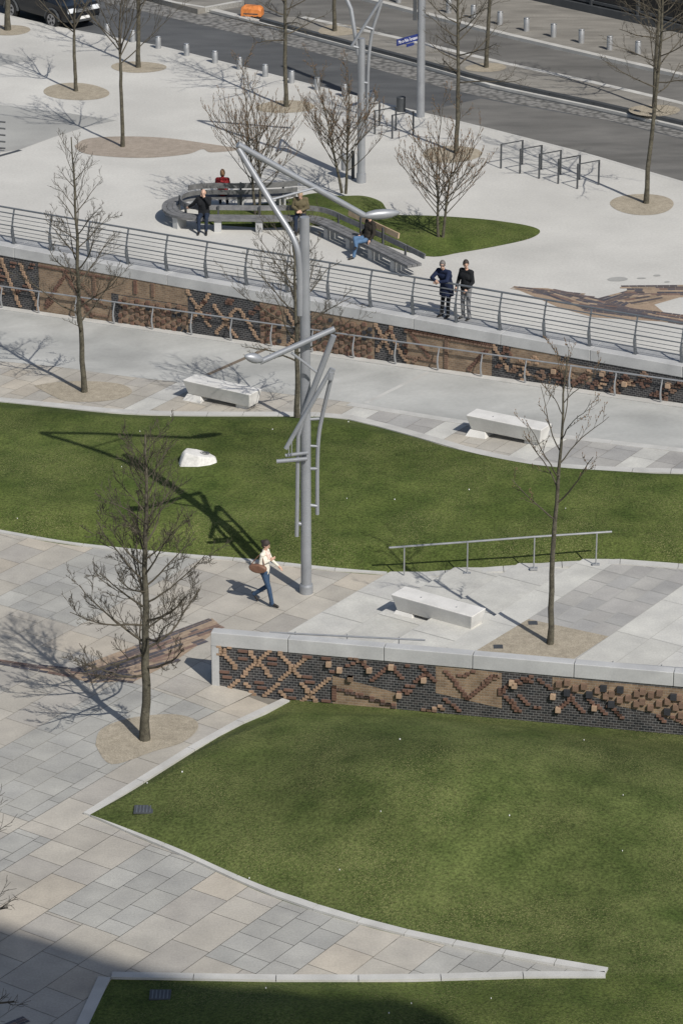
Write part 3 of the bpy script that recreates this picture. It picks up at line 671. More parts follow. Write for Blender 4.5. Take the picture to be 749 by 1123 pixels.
# ------------------------------------------------------------------ brick walls
TAN = (0.33, 0.225, 0.15); RED = (0.15, 0.085, 0.062); CUB = (0.38, 0.27, 0.185); DRK = (0.028, 0.03, 0.036); BRN = (0.185, 0.12, 0.085)
class Wall:
    def __init__(s, name, O, D, N, L, zb, zt, cope_h, cope_w, label, setb, joints):
        s.O = O; s.D = D; s.N = N; s.zb = zb; s.zt = zt
        s.root = empty(name, (O.x, O.y, 0), 0, label, 'wall'); s.inv = Vector((O.x, O.y, 0)); s.set = setb; s.L = L
        n = 30; V = []; uv = []
        for i in range(n + 1):
            x = L * i / n; p = O + D * x - N * setb; b_ = zb(p)
            V += [Vector((p.x, p.y, b_)), Vector((p.x, p.y, zt - cope_h))]; uv += [(x, b_), (x, zt - cope_h)]
        F = [[2 * i, 2 * i + 2, 2 * i + 3, 2 * i + 1] for i in range(n)]
        V = [v - s.inv for v in V]; s.face = mesh_obj('brick_face', V, F, M['brickdark'], s.root, uvs=uv)
        # core behind the face
        mb = MB(); back = cope_w - 0.06
        pts = [O - N * (setb + 0.004), O + D * L - N * (setb + 0.004), O + D * L - N * back, O - N * back]
        mb.prism([(p.x - s.inv.x, p.y - s.inv.y) for p in pts], -0.3, zt - cope_h + 0.01); mb.build('core', M['coping'], s.root)
        js = joints
        for a, b in zip(js, js[1:]):
            mb = MB(); pts = [O + D * (a + .006), O + D * (b - .006), O + D * (b - .006) - N * cope_w, O + D * (a + .006) - N * cope_w]
            mb.prism([(p.x - s.inv.x, p.y - s.inv.y) for p in pts], zt - cope_h, zt); mb.build('coping', M['coping'], s.root, bevel=0.015)
        s.mb = MB()
    def sz(s, px, py):
        # intersect the view ray with the brick face
        r = ray(px, py); o = s.O - s.N * s.set; t = (Vector((o.x, o.y, 0)) - Vector((0, 0, 0))).dot(s.N) / Vector((r.x, r.y, 0)).dot(s.N)
        p = CAM + r * t; return ((p - s.O).dot(s.D), p.z)
    def brick(s, x, z, c, w=0.105, h=0.052, d=0.045, jit=True):
        if jit: k = random.Random(int(x * 997 + z * 7919)).uniform(0.85, 1.15); c = tuple(v * k for v in c)
        p = s.O + s.D * x - s.N * (s.set) + Vector((0, 0, z)) - s.inv; p.z = z
        s.mb.box(p + s.N * (d / 2 - 0.01), s.D, s.N, Vector((0, 0, 1)), w / 2, d / 2 + 0.01, h / 2, 0, c)
    def snap(s, x, z): return (round(x / 0.0625) * 0.0625, (math.floor(z / 0.0625) + 0.5) * 0.0625)
    def seg(s, a, b, c):
        x0, z0 = s.sz(*a); x1, z1 = s.sz(*b); n = max(1, round(abs(z1 - z0) / 0.0625), round(abs(x1 - x0) / 0.125)); seen = set()
        for i in range(n + 1):
            q = s.snap(x0 + (x1 - x0) * i / n, z0 + (z1 - z0) * i / n)
            if q not in seen: seen.add(q); s.brick(q[0], q[1], c)
    def cube(s, a, c, sc=.92, d=0.10):
        x, z = s.snap(*s.sz(*a)); s.brick(x, z, c, 0.125 * sc, 0.125 * sc, d)
    def pair(s, a, c):
        x, z = s.snap(*s.sz(*a))
        s.brick(x, z, c, .22, .052)
    def panel(s, pts, nm='tan_panel', rel=False, off=0.004):
        q = pts if rel else [s.sz(*p) for p in pts]
        V = []; 
        for x, z in q: p = s.O + s.D * x - s.N * (s.set - off) - s.inv; p.z = z; V.append(p)
        return mesh_obj(nm, V, [list(range(len(V)))[::-1] if False else list(range(len(V)))], M['bricktan'], s.root, uvs=q)
    def done(s): s.mb.build('projecting_bricks', M['brickproj'], s.root, cols=True)

# near wall
nj = [0.0]
for px in (316, 421, 518, 629, 738): nj.append((P(px, 700 + (px - 316) * 0.09, ZW) - Wn0).dot(D2))
while nj[-1] < WnL: nj.append(nj[-1] + 2.3)
wn = Wall('brick_wall', Wn0, D2, N2, WnL, lambda p: -0.6, ZW, 0.34, 0.28, 'dark brick parapet wall with tan crosses and pale coping above the front lawn', 0.03, nj)
mb = MB(); pe = Wn0 - N2 * 0.02 - wn.inv
def c3(x, y): return (220 + x / 4.16, 670 + y / 4.16)
def c4(x, y): return (380 + x / 3.94, 690 + y / 3.94)
def c5(x, y): return (560 + x / 3.96, 700 + y / 3.96)
mb.prism([((pe + D2 * a_ - N2 * b_).x, (pe + D2 * a_ - N2 * b_).y) for a_, b_ in ((0.02, -0.03), (0.19, -0.03), (0.19, 0.25), (0.02, 0.25))], -0.3, ZW - 0.34)
mb.build('end_pier', M['coping'], wn.root)
for a_, b_ in [((85, 160), (165, 260)), ((225, 180), (320, 300)), ((320, 180), (190, 290)), ((360, 185), (450, 300)), ((480, 220), (365, 315)), ((590, 305), (470, 405)), ((465, 335), (540, 430)), ((350, 335), (290, 385)), ((205, 335), (250, 375)), ((175, 315), (130, 345)), ((368, 372), (385, 395)), ((85, 200), (130, 165))]:
    wn.seg(c3(*a_), c3(*b_), TAN)
for a_ in [(190, 185), (200, 212), (330, 220), (330, 245), (490, 295), (500, 325), (270, 320), (280, 348), (110, 275), (120, 300), (405, 365), (415, 390), (490, 207), (575, 215), (580, 405), (610, 275)]:
    wn.pair(c3(*a_), RED)
for a_ in [(590, 238), (632, 265), (685, 303)]: wn.cube(c3(*a_), CUB)
wn.panel([c3(602, 460), c4(216, 372), c4(216, 275), c3(602, 295)])
wn.seg(c3(615, 345), c4(210, 325), RED); wn.seg(c3(610, 340), c3(610, 400), RED); wn.seg(c3(620, 355), c4(205, 331), (0.1, 0.07, 0.06))
wn.panel([c4(385, 275), c4(670, 342), c4(670, 190), c4(385, 152)])
for a_, b_, c_ in [((435, 185), (525, 300), RED), ((525, 300), (645, 195), RED), ((485, 200), (550, 185), RED), ((600, 230), (660, 205), BRN), ((115, 215), (185, 155), RED), ((200, 165), (240, 212), RED), ((60, 138), (5, 158), RED), ((60, 138), (100, 170), RED), ((325, 165), (378, 222), RED), ((350, 190), (302, 225), RED), ((260, 245), (290, 250), RED), ((230, 272), (275, 262), RED), ((225, 285), (260, 275), RED), ((430, 300), (485, 345), RED), ((670, 262), (742, 348), RED), ((660, 280), (700, 235), RED), ((330, 350), (410, 345), BRN), ((260, 155), (265, 158), RED), ((15, 125), (80, 140), BRN), ((360, 345), (400, 330), TAN)]:
    wn.seg(c4(*a_), c4(*b_), c_)
for a_ in [(95, 178), (198, 158), (330, 215), (228, 288), (15, 210), (720, 235)]: wn.cube(c4(*a_), CUB)
for a_, b_ in [((35, 242), (75, 285)), ((55, 170), (85, 190)), ((130, 180), (168, 215)), ((250, 250), (312, 318)), ((262, 255), (205, 310)), ((430, 290), (482, 342)), ((345, 260), (412, 328)), ((0, 270), (30, 310)), ((105, 298), (125, 300)), ((60, 185), (85, 165)), ((440, 300), (475, 330)), ((640, 330), (670, 355)), ((700, 345), (749, 365)), ((25, 185), (40, 190))]:
    wn.seg(c5(*a_), c5(*b_), RED)
for a_ in [(180, 250), (210, 310), (365, 295), (10, 195)]: wn.cube(c5(*a_), CUB)
wn.panel([c5(180, 222), c5(350, 248), c5(460, 292), c5(640, 330), c5(760, 380), c5(760, 222), c5(180, 168)])
xx = wn.sz(749, 770)[0]
wn.panel([(xx, 0.3), (xx + 6, 0.2), (xx + 6, 0.83), (xx, 0.83)], rel=True, off=0.0035)
for a_ in [(210, 202), (245, 192), (278, 218), (312, 205), (375, 220), (410, 250), (440, 236), (475, 268), (510, 254), (545, 240), (575, 270), (610, 300), (578, 230), (645, 240), (680, 270), (645, 285), (712, 300), (742, 285), (742, 335), (612, 247), (545, 287), (735, 250)]: wn.cube(c5(*a_), BRN, 1.05, 0.075)
for a_ in [(405, 213), (340, 237), (475, 224), (710, 257), (675, 320), (245, 235), (440, 280)]: wn.cube(c5(*a_), DRK, 1.15, 0.08)
wn.done()

# far wall under the railing
fj = []; s_ = (P(182, 303, ZU) - W0).dot(D1)
step = ((P(437, 348, ZU) - W0).dot(D1) - s_) / 3.0
step = ((P(731, 399.6, ZU) - W0).dot(D1) - (P(437, 348, ZU) - W0).dot(D1)) / 3
x = s_ - step * 8
while x < WL:
    if x >= 0: fj.append(x)
    x += step
fj = [0] + fj
wf = Wall('brick_wall', W0, D1, N1, WL, lambda p: zm(p.x) - 0.03, ZU + 0.03, 0.33, 0.85, 'long dark and tan patterned brick retaining wall below the balustrade', 0.03, fj)
rr = random.Random(3)
def wx(px): return wf.sz(px, 340 + (px - 375) * 0.12)[0]
ztp = ZU - 0.3
def zb_at(x): p = W0 + D1 * x; return zm(p.x)
def fpanel(x0, x1, f0, f1, off=0.004):
    X0, X1 = wx(x0), wx(x1); q = []
    for X, f in ((X0, f0), (X1, f0), (X1, f1), (X0, f1)): b_ = zb_at(X); q.append((X, b_ + (ztp - b_) * f))
    wf.panel(q, rel=True, off=off)
def fz(x, f): b_ = zb_at(x); return b_ + (ztp - b_) * f
fpanel(43, 122, 0.0, 1.0); fpanel(122, 206, 0.62, 1.0); fpanel(130, 206, 0.0, 0.6, .0035); fpanel(285, 314, 0.0, 1.0); fpanel(342, 411, 0, 1); fpanel(446, 540, 0, 1); fpanel(560, 615, 0.5, 1); fpanel(-200, -60, 0, 1)
fpanel(615, 650, 0.3, 0.8); fpanel(800, 900, 0, 1)
def fseg(x0, f0, x1, f1, c):
    X0, X1 = wx(x0), wx(x1); z0, z1 = fz(X0, f0), fz(X1, f1); n = max(1, round(abs(z1 - z0) / .0625), round(abs(X1 - X0) / .125)); seen = set()
    for i in range(n + 1):
        q = wf.snap(X0 + (X1 - X0) * i / n, z0 + (z1 - z0) * i / n)
        if q in seen or q[1] > ztp - .03 or q[1] < zb_at(q[0]) + .03: continue
        seen.add(q); wf.brick(q[0], q[1], c)
for sx, ex in ((-60, 42), (206, 284), (314, 341), (412, 445), (541, 560)):
    x = sx
    while x < ex - 4:
        w_ = rr.choice((18, 24)); w_ = min(w_, ex - x)
        f0, f1 = rr.choice(((0.95, 0.25), (0.9, 0.05), (0.75, 0.1))); fseg(x, f0, x + w_, f1, TAN)
        if rr.random() < 0.65: fseg(x + w_, f0, x + 2, f1, TAN)
        for _ in range(2):
            xx = x + rr.uniform(0, w_); ff = rr.uniform(0.1, 0.9)
            for dx, df in ((0, 0), (2.5, 0), (1, .07), (4, .07)): fseg(min(xx + dx, ex), ff + df, min(xx + dx, ex), ff + df, RED)
        x += w_ + rr.uniform(0, 6)
for sx, ex, f0, f1 in ((130, 206, 0.03, 0.6), (285, 314, 0.05, 0.95), (342, 411, 0.05, 0.95)):
    X = wx(sx) + 0.1; r_ = 0
    while X < wx(ex) - 0.08:
        z = fz(X, f0) + (0.1 if r_ % 2 else 0.02)
        while z < fz(X, f1):
            q = wf.snap(X, z); wf.brick(q[0], q[1], rr.choice((RED, BRN, BRN, DRK if rr.random() < .5 else RED)), 0.12, 0.10, 0.07); z += 0.22
        X += 0.19; r_ += 1
# diagonals on the tan panels
for x0, f0, x1, f1 in ((50, .2, 72, .8), (72, .9, 100, .1), (50, .12, 60, .3), (82, .8, 115, .3), (95, .15, 118, .1), (104, .9, 104, .4), (45, .95, 120, .92), (150, .95, 150, .7), (168, .95, 168, .7), (450, .9, 470, .3), (446, .97, 538, .95), (490, .9, 490, .1), (515, .1, 535, .8), (446, .25, 480, .2), (455, .12, 462, .3)):
    fseg(x0, f0, x1, f1, rr.choice((RED, BRN)))
for (x0, x1) in ((446, 540),):
    fseg(x0, .98, x1, .98, RED); fseg(x0, .9, x1, .9, BRN)
x = 552
while x < 900:
    c = rr.choice((RED, BRN, RED, BRN, RED, TAN)); f = rr.uniform(0.1, 0.85); k = rr.choice((2, 3, 4))
    for i in range(k):
        for j in range(rr.choice((1, 2, 2))): fseg(x + i * 2.7 + (j % 2) * 2, f + (i % 3) * .09 - j * .09, x + i * 2.7 + (j % 2) * 2, f + (i % 3) * .09 - j * .09, c)
    if rr.random() < .25: X = wx(x + 5); q = wf.snap(X, fz(X, rr.uniform(.3, .8))); wf.brick(q[0], q[1], CUB, .13, .13, .12)
    x += rr.uniform(5, 9)
wf.done()
# granite strip at the wall foot
q = [Vector(((W0 + D1 * s).x, (W0 + D1 * s).y, zm((W0 + D1 * s).x))) for s in [WL * k / 40 for k in range(41)]]
kerb('wall_foot_kerb', [p + N1 * 0.0 for p in q], 0.3, -0.05, 0.03, M['granite'], side=-1, seg=2.4)

# ------------------------------------------------------------------ balustrade on the upper wall
def railing():
    A = P(16, 267, ZU + 0.03); B = P(747, 397, ZU + 0.03); d = (B - A); sp = d.length / 16; d.normalize(); n = N1
    root = empty('balustrade', A, 0, 'grey curved steel balustrade with many horizontal bars on the upper wall', 'railing')
    i0, i1 = -7, 24
    prof = [(0.0, 0.0), (0.02, 0.12), (0.06, 0.3), (0.075, 0.42), (0.06, 0.6), (0.0, 0.85), (-0.06, 1.02), (-0.075, 1.08)]
    def po(z):
        for (a, za), (b, zb_) in zip(prof, prof[1:]):
            if za <= z <= zb_: return a + (b - a) * (z - za) / (zb_ - za)
        return prof[-1][0]
    for i in range(i0, i1 + 1):
        mb = MB(); c = d * (sp * i)
        # flat blade, wider in the lower 40 %
        for (a, za), (b, zb_) in zip(prof, prof[1:]):
            w0 = 0.05 if za < 0.45 else 0.024; w1 = 0.05 if zb_ < 0.45 else 0.024; t = 0.018
            V = []
            for (o_, z, w_) in ((a, za, w0), (b, zb_, w1)):
                for sx, sy in ((-1, -1), (1, -1), (1, 1), (-1, 1)): V.append(c + d * (t * sx * (1.6 if z < .45 else 1)) + n * (o_ + w_ * sy) + Vector((0, 0, z)))
            mb.add(V, [[0, 3, 2, 1], [4, 5, 6, 7], [0, 1, 5, 4], [1, 2, 6, 5], [2, 3, 7, 6], [3, 0, 4, 7]])
        mb.box(c + Vector((0, 0, .008)), d, n, Vector((0, 0, 1)), .06, .08, .008)
        mb.build('post', M['rail'], root)
    e0 = d * (sp * (i0 - .5)); e1 = d * (sp * (i1 + .5))
    mb = MB(); mb.tube([e0 + n * -.075 + Vector((0, 0, 1.1)), e1 + n * -.075 + Vector((0, 0, 1.1))], 0.03, 8); mb.build('handrail', M['rail'], root, smooth=True)
    for z, r_ in ((0.95, .022), (.83, .012), (.71, .012), (.585, .021), (.46, .012), (.335, .012), (.21, .012)):
        mb = MB(); mb.tube([e0 + n * (po(z) + .03) + Vector((0, 0, z)), e1 + n * (po(z) + .03) + Vector((0, 0, z))], r_, 6); mb.build('bar', M['rail'], root)
railing()
def low_rail():
    feet = [(6, 337), (46, 343), (86, 348), (127, 353), (169, 359.5), (212, 366), (255, 374), (300, 380), (345, 386.5), (389, 393), (437, 399), (484, 405), (531, 411), (580.5, 417), (630, 424), (680, 430), (731, 437), (784, 444), (838, 451)]
    A = PM(6, 337); root = empty('handrail', A, 0, 'long single-bar grey handrail on curved posts at the foot of the patterned brick wall', 'handrail')
    # keep the feet on a straight line just in front of the wall
    ss = [(PM(*f) - W0).dot(D1) for f in feet]; sp = (ss[-3] - ss[0]) / (len(ss) - 3)
    pts = []
    for i in range(-4, 24):
        s = ss[0] + sp * i; p = W0 + D1 * s + N1 * 0.13; z = zm(p.x); p = Vector((p.x, p.y, z)) - A; mb = MB()
        mb.tube([p + N1 * o_ + Vector((0, 0, z_)) for o_, z_ in ((0, 0), (.05, .15), (.08, .3), (.06, .45), (0, .62), (-.02, .7))], [.03, .03, .028, .024, .02, .018], 6); mb.build('post', M['galv'], root, smooth=True)
        pts.append(p + N1 * -.02 + Vector((0, 0, .72)))
    mb = MB(); mb.tube([pts[0] - (pts[1] - pts[0]) * .5] + pts + [pts[-1] + (pts[1] - pts[0]) * .5], .024, 8); mb.build('bar', M['galv'], root, smooth=True)
low_rail()
# terrace handrail beside the lawn
def terrace_rail():
    feet = [(443, 635, .03), (512, 630, .22), (585, 624.5, .4), (653, 620, ZT)]
    A = P(*feet[0]); root = empty('handrail', A, 0, 'thin galvanised handrail on four posts beside the middle lawn', 'handrail'); tops = []
    for x, y, z in feet:
        f = P(x, y, z); mb = MB(); mb.tube([f - A, f - A + Vector((0, 0, .86))], .018, 8); mb.box(f - A + Vector((0, 0, .02)), Vector((1, 0, 0)), Vector((0, 1, 0)), Vector((0, 0, 1)), .09, .05, .03); mb.build('post', M['galv'], root); tops.append(f - A + Vector((0, 0, .87)))
    mb = MB(); mb.tube([tops[0] - (tops[1] - tops[0]) * .24] + tops + [tops[-1] + (tops[-1] - tops[-2]) * .24], .026, 8); mb.build('bar', M['galv'], root, smooth=True)
terrace_rail()
def wall_rail(px, n, label):
    base = Wn0 - N2 * 0.48
    r = []
    for x, y in px:
        q = ray(x, y); t = Vector((base.x, base.y, 0)).dot(N2) / Vector((q.x, q.y, 0)).dot(N2); r.append(CAM + q * t)
    A = Vector((r[0].x, r[0].y, 0.0)); root = empty('handrail', A, 0, label, 'handrail')
    mb = MB(); mb.tube([p - A for p in r], .024, 8); mb.build('bar', M['galv'], root, smooth=True)
    for k in range(n):
        p = r[0].lerp(r[-1], (k + .5) / n); mb = MB(); mb.tube([Vector((p.x, p.y, 0)) - A, p - A + Vector((0, 0, .05))], .016, 6); mb.build('post', M['galv'], root)
wall_rail([(296, 693.5), (466, 702)], 3, 'short grey handrail showing over the coping beside the shallow steps')
wall_rail([(645, 725.5), (749, 733), (860, 741)], 4, 'grey handrail showing over the coping at the right end of the brick parapet')

# ------------------------------------------------------------------ concrete benches
def make_bench():
    root = empty('concrete_bench', (0, 0, 0))
    L, W_, h0, h1 = 2.3, 0.62, 0.13, 0.56
    mb = MB(); V = []
    for x, dx in ((-L / 2, 0), (L / 2, 0)):
        V += [(x + (0.1 if x < 0 else -0.1), -W_ / 2 + 0.13, h0), (x + (0.1 if x < 0 else -0.1), W_ / 2 - 0.05, h0), (x, W_ / 2, h1), (x, -W_ / 2, h1), ]
    mb.add(V, [[0, 3, 2, 1][::-1], [4, 7, 6, 5], [3, 7, 4, 0][::-1], [2, 6, 7, 3][::-1], [1, 5, 6, 2][::-1], [0, 4, 5, 1][::-1]]); 
    o = mb.build('seat_block', M['whiteconc'], root, bevel=0.02)
    bm = bmesh.new(); bm.from_mesh(o.data); bmesh.ops.recalc_face_normals(bm, faces=bm.faces); bm.to_mesh(o.data); bm.free()
    for x0, x1 in ((-L / 2 + .02, -L / 2 + 0.58),):
        m2 = MB(); a = [(x0 - .04, -W_ / 2 - .0), (x1 + .04, -W_ / 2), (x1 + .04, W_ / 2 - .02), (x0 - .04, W_ / 2 - .02)]; b = [(x0 + .05, -W_ / 2 + .13), (x1 - .04, -W_ / 2 + .13), (x1 - .04, W_ / 2 - .08), (x0 + .05, W_ / 2 - .08)]
        V = [(p[0], p[1], -.06) for p in a] + [(p[0], p[1], h0 - .003) for p in b]
        m2.add(V, [[3, 2, 1, 0], [4, 5, 6, 7], [0, 1, 5, 4], [1, 2, 6, 5], [2, 3, 7, 6], [3, 0, 4, 7]]); m2.build('foot', M['whiteconc'], root, bevel=0.01)
    m4 = MB(); m4.abox((L / 2 - .6, -.12, -.06), (L / 2 - .22, .2, h0 - .003)); m4.build('foot', M['whiteconc'], root, bevel=.01)
    for x in (-.45, .55): m3 = MB(); m3.tube([(x, -.05, h1 - .01), (x, -.05, h1 + .012)], .022, 8); m3.build('bolt', M['galv'], root)
    return root
cb = make_bench(); grp = 'pale concrete block benches'
cb.location = P(482, 683, 0.12) + Vector((0, 0, 0)); cb.location = P(480, 683, .2); cb.location.z = .2; cb.rotation_euler.z = R(-35)
tag(cb, 'white concrete block bench on the shallow steps above the brick parapet', 'bench', grp)
b2_ = copy_tree(cb); b2_.location = PM(557, 481); b2_.rotation_euler.z = R(-31); tag(b2_, 'pale concrete block bench on the promenade right of the lamp mast', 'bench', grp)
b3_ = copy_tree(cb); b3_.location = PM(244, 442); b3_.rotation_euler.z = R(-33); tag(b3_, 'grey concrete block bench under tree shadow on the promenade left of the lamp mast', 'bench', grp)
for b_ in (b2_, b3_): b_.rotation_euler.x = 0

# ------------------------------------------------------------------ curved wooden bench on the plaza
def curved_bench():
    zs = ZU + 0.45
    px = [(322, 211), (300, 213), (262, 214), (228, 214), (205, 216), (190, 221), (187, 228), (196, 234), (215, 237), (245, 237.5), (290, 238), (335, 238), (352, 241), (368, 248), (400, 263), (430, 277.5), (455, 290)]
    path = [P(x, y, zs) for x, y in px]; sm = smooth_path(path, 6); sm = resample(sm, 110)
    root = empty('long_bench', (sm[30].x, sm[30].y, ZU), 0, 'long grey slatted bench bending round a loop on the pale plaza', 'bench'); O = Vector((sm[30].x, sm[30].y, ZU))
    n = len(sm); nrm = []
    for i in range(n):
        d = sm[min(i + 1, n - 1)] - sm[max(i - 1, 0)]; d.z = 0; d.normalize(); nrm.append(Vector((-d.y, d.x, 0)))   # left of travel: inside of the loop
    def ribbon(o0, o1, z0, z1, i0=0, i1=n - 1, lean=0.0):
        mb = MB(); V = []
        for i in range(i0, i1 + 1):
            b = sm[i] - O
            for o_, z in ((o0, z0), (o1, z0), (o1 + lean, z1), (o0 + lean, z1)): p = b + nrm[i] * o_; p.z = z; V.append(p)
        m = i1 - i0 + 1; F = []
        for i in range(m - 1):
            for k in range(4): F.append([4 * i + k, 4 * (i + 1) + k, 4 * (i + 1) + (k + 1) % 4, 4 * i + (k + 1) % 4][::-1])
        F += [[0, 1, 2, 3], [4 * (m - 1) + k for k in (3, 2, 1, 0)]]
        mb.add(V, F); return mb
    for k in range(3): 
        mb = ribbon(-.26 + k * .17, -.26 + k * .17 + .155, .37, .45); mb.build('seat_slat', M['wood'], root)
    mb = ribbon(.30, .345, .57, .72, lean=.03); mb.build('back_board', M['wood'], root)
    mb = ribbon(.34, .385, .78, .96, 0, 26, lean=.03); mb.build('back_board', M['wood'], root)
    mb = ribbon(.35, .40, .78, .94, 78, 98, lean=.03); tag(mb.build('back_board', M['newwood'], root), 'pale new timber board')
    for i in list(range(3, n, 9)):
        mb = MB(); b = sm[i] - O; d = nrm[i].cross(Vector((0, 0, 1)))
        mb.box(b + nrm[i] * .0 + Vector((0, 0, -.45 + .18)), d, nrm[i], Vector((0, 0, 1)), .11, .2, .2); mb.build('foot', M['coping'], root, bevel=.01)
        mb = MB(); top = .95 if (i <= 26 or 78 <= i <= 98) else .72
        mb.box(b + nrm[i] * .27 + Vector((0, 0, -.45 + (top + .2) / 2)), d, nrm[i], Vector((0, 0, 1)), .03, .025, (top - .2) / 2); mb.build('support', M['dark'], root)
    return sm, nrm
BSM, BNR = curved_bench()

# ------------------------------------------------------------------ lamp masts
def polyball(mb, c, ax, L, r, n=12):
    """lens-shaped lamp head"""
    ax = ax.normalized(); pts = []; rad = []
    for t, k in ((0, .18), (.06, .45), (.18, .75), (.35, .97), (.55, 1.0), (.75, .82), (.9, .5), (.97, .28), (1, .05)):
        pts.append(c + ax * (L * t)); rad.append(r * k)
    mb.tube(pts, rad, n)
def main_lamp():
    B = P(336, 650, 0); Y0 = B.y
    root = empty('lamp_mast', B, 0, 'tall grey steel lamp mast with angled arms and hanging tubes beside the middle lawn', 'street lamp')
    st = M['steel']
    def Q(x, y, Y=None, dY=0): return PY(x, y, (Y if Y else Y0) + dY) - B
    top = Q(335, 238); top.x = 0.0; top.y = 0
    mb = MB(); mb.tube([(0, 0, 0), (0, 0, top.z * .5), (0, 0, top.z)], [.13, .125, .115], 24); mb.build('pole', st, root, smooth=True)
    mb = MB(); mb.tube([(0, 0, -.02), (0, 0, .2)], .165, 24); mb.tube([(0, 0, .2), (0, 0, .24)], [.165, .15], 24); mb.build('base_collar', st, root, smooth=True)
    A = Vector((-2.40, 69.6, 11.02)) - B; LH = Vector((1.43, 70.8, 9.12)) - B
    s0 = Q(331, 345); s1 = Q(331, 292)
    mb = MB(); mb.tube(smooth_path([Vector((-.12, -.05, s0.z)), Vector((-.13, -.07, s1.z + .05)), Q(322, 262, dY=.0), Q(300, 226, dY=.3), A], 6), .075, 12); mb.build('lower_strut', st, root, smooth=True)
    e = Q(404, 233, dY=1.55)
    hd = (LH - A).normalized(); hx = Vector((hd.x, hd.y, 0)).normalized(); hs = LH - hx * .95; hd = (hs - A).normalized()
    mb = MB(); mb.tube([A - hd * .08 + Vector((.05, 0, .06)), hs + Vector((0, 0, .02))], .075, 12); mb.build('upper_arm', st, root, smooth=True)
    mb = MB(); polyball(mb, hs - hx * .03, hx, .95, .125, 16); mb.build('lamp_head', st, root, smooth=True)
    mb = MB(); m1 = Q(297, 219, dY=.35); m2 = Q(346, 206, dY=1.0); mb.tube([m1, m2], .028, 8); mb.build('brace', st, root, smooth=True)
    # lower fixture leaning to the camera side
    k = -.35
    Bp = Q(364, 367, dY=k)
    mb = MB(); mb.tube([Q(366, 368, dY=k), Q(333, 455, dY=-.2)], .075, 12); mb.tube([Q(333, 455, dY=-.2), Q(327, 478, dY=-.16), Q(325.5, 588, dY=-.1)], [.07, .05, .05], 12); mb.build('front_strut', st, root, smooth=True)
    mb = MB(); a0 = Q(367, 360.5, dY=k + .08); a1 = Q(285, 397, dY=k - .3); mb.tube([a0, a1], .07, 12); mb.build('front_arm', st, root, smooth=True)
    mb = MB(); polyball(mb, Q(289, 395, dY=k - .3), Q(266, 390, dY=k - .55) - Q(289, 395, dY=k - .3), .52, .12, 12); mb.build('lamp_head', st, root, smooth=True)
    mb = MB(); mb.tube([Q(320, 387, dY=k - .12), Q(347, 408, dY=k)], .032, 8); mb.build('brace', st, root, smooth=True)
    k2 = -.3
    mb = MB(); mb.tube([Q(364, 404, dY=k2), Q(313.5, 492, dY=k2)], .055, 10); mb.build('slanted_tube', st, root, smooth=True)
    mb = MB(); mb.tube(smooth_path([Q(365.5, 405, dY=k2 + .05), Q(353, 458, dY=-.05), Q(349, 485), Q(348, 520), Q(348, 564)], 5), .05, 10); mb.build('curved_tube', st, root, smooth=True)
    mb = MB(); mb.tube([Q(363, 408, dY=k2), Q(362, 416, dY=k2)], .075, 10)
    mb.build('clamp', st, root, smooth=True)
    for (a, b, r_) in [((303.5, 506), (337, 503), .05), ((313, 499.5), (338, 496.5), .042), ((335, 460), (354, 459), .035), ((340, 514), (348, 514), .04), ((340, 554), (348, 555), .04), ((325, 574), (334, 575), .05), ((340, 489), (349, 489.5), .03)]:
        dy = -.22 if a[0] < 320 and a[1] < 520 else -.02
        mb = MB(); mb.tube([Q(*a, dY=dy), Q(*b, dY=dy if dy < -.1 else -.02)], r_, 10); mb.build('bracket', st, root, smooth=True)
    mb = MB()
    for x in (317, 320): mb.tube([Q(x, 484, dY=k2), Q(x, 500, dY=k2)], .012, 5)
    mb.build('hanger', st, root)
main_lamp()
def second_lamp():
    B = P(396, 200, ZU); Y0 = B.y; root = empty('lamp_mast', B, 0, 'grey lamp mast with slanted tubes behind the plaza bench', 'street lamp'); st = M['steel']
    def Q(x, y, dY=0): return PY(x, y, Y0 + dY) - B
    mb = MB(); t = Q(395, 42).z; mb.tube([(0, 0, 0), (0, 0, t)], [.135, .12], 20); mb.build('pole', st, root, smooth=True)
    mb = MB(); mb.tube([(0, 0, -.01), (0, 0, .3)], .16, 20); mb.build('base_collar', st, root, smooth=True)
    mb = MB(); mb.tube([Q(385.5, 51, -.2), Q(417, 1, -.2), Q(423, -9, -.2)], .05, 10); mb.build('slanted_tube', st, root, smooth=True)
    mb = MB(); mb.tube(smooth_path([Q(419, -4), Q(416.5, 8), Q(408, 36), Q(404, 70), Q(403, 108), Q(402.5, 146)], 4), .055, 10); mb.build('curved_tube', st, root, smooth=True)
    for a, b in (((398, 28), (409, 32)), ((385, 50), (396, 53)), ((396, 90), (403, 91)), ((396, 132), (402, 133))):
        mb = MB(); mb.tube([Q(*a, -.05), Q(*b, -.05)], .04, 8); mb.build('bracket', st, root, smooth=True)
    Aq = Q(350, -70, 1.0)
    mb = MB(); mb.tube([Q(393, 60), Q(385, 10), Aq], .07, 10); mb.build('strut', st, root, smooth=True)
    mb = MB(); mb.tube([Aq, Q(440, -30, 1.0)], .07, 10); mb.build('upper_arm', st, root, smooth=True)
second_lamp()
def text_mesh(txt, size, mat, parent, loc, rot, sx=1.0):
    cu = bpy.data.curves.new('letters', 'FONT'); cu.body = txt; cu.size = size; cu.extrude = .002; cu.align_x = 'CENTER'; cu.align_y = 'CENTER'
    t = bpy.data.objects.new('letters', cu); col.objects.link(t); dg = bpy.context.evaluated_depsgraph_get()
    me = bpy.data.meshes.new_from_object(t.evaluated_get(dg)); bpy.data.objects.remove(t)
    me.materials.clear(); me.materials.append(mat); o = bpy.data.objects.new('lettering', me); col.objects.link(o); o.parent = parent; o.location = loc; o.rotation_euler = rot; o.scale = (sx, 1, 1); return o
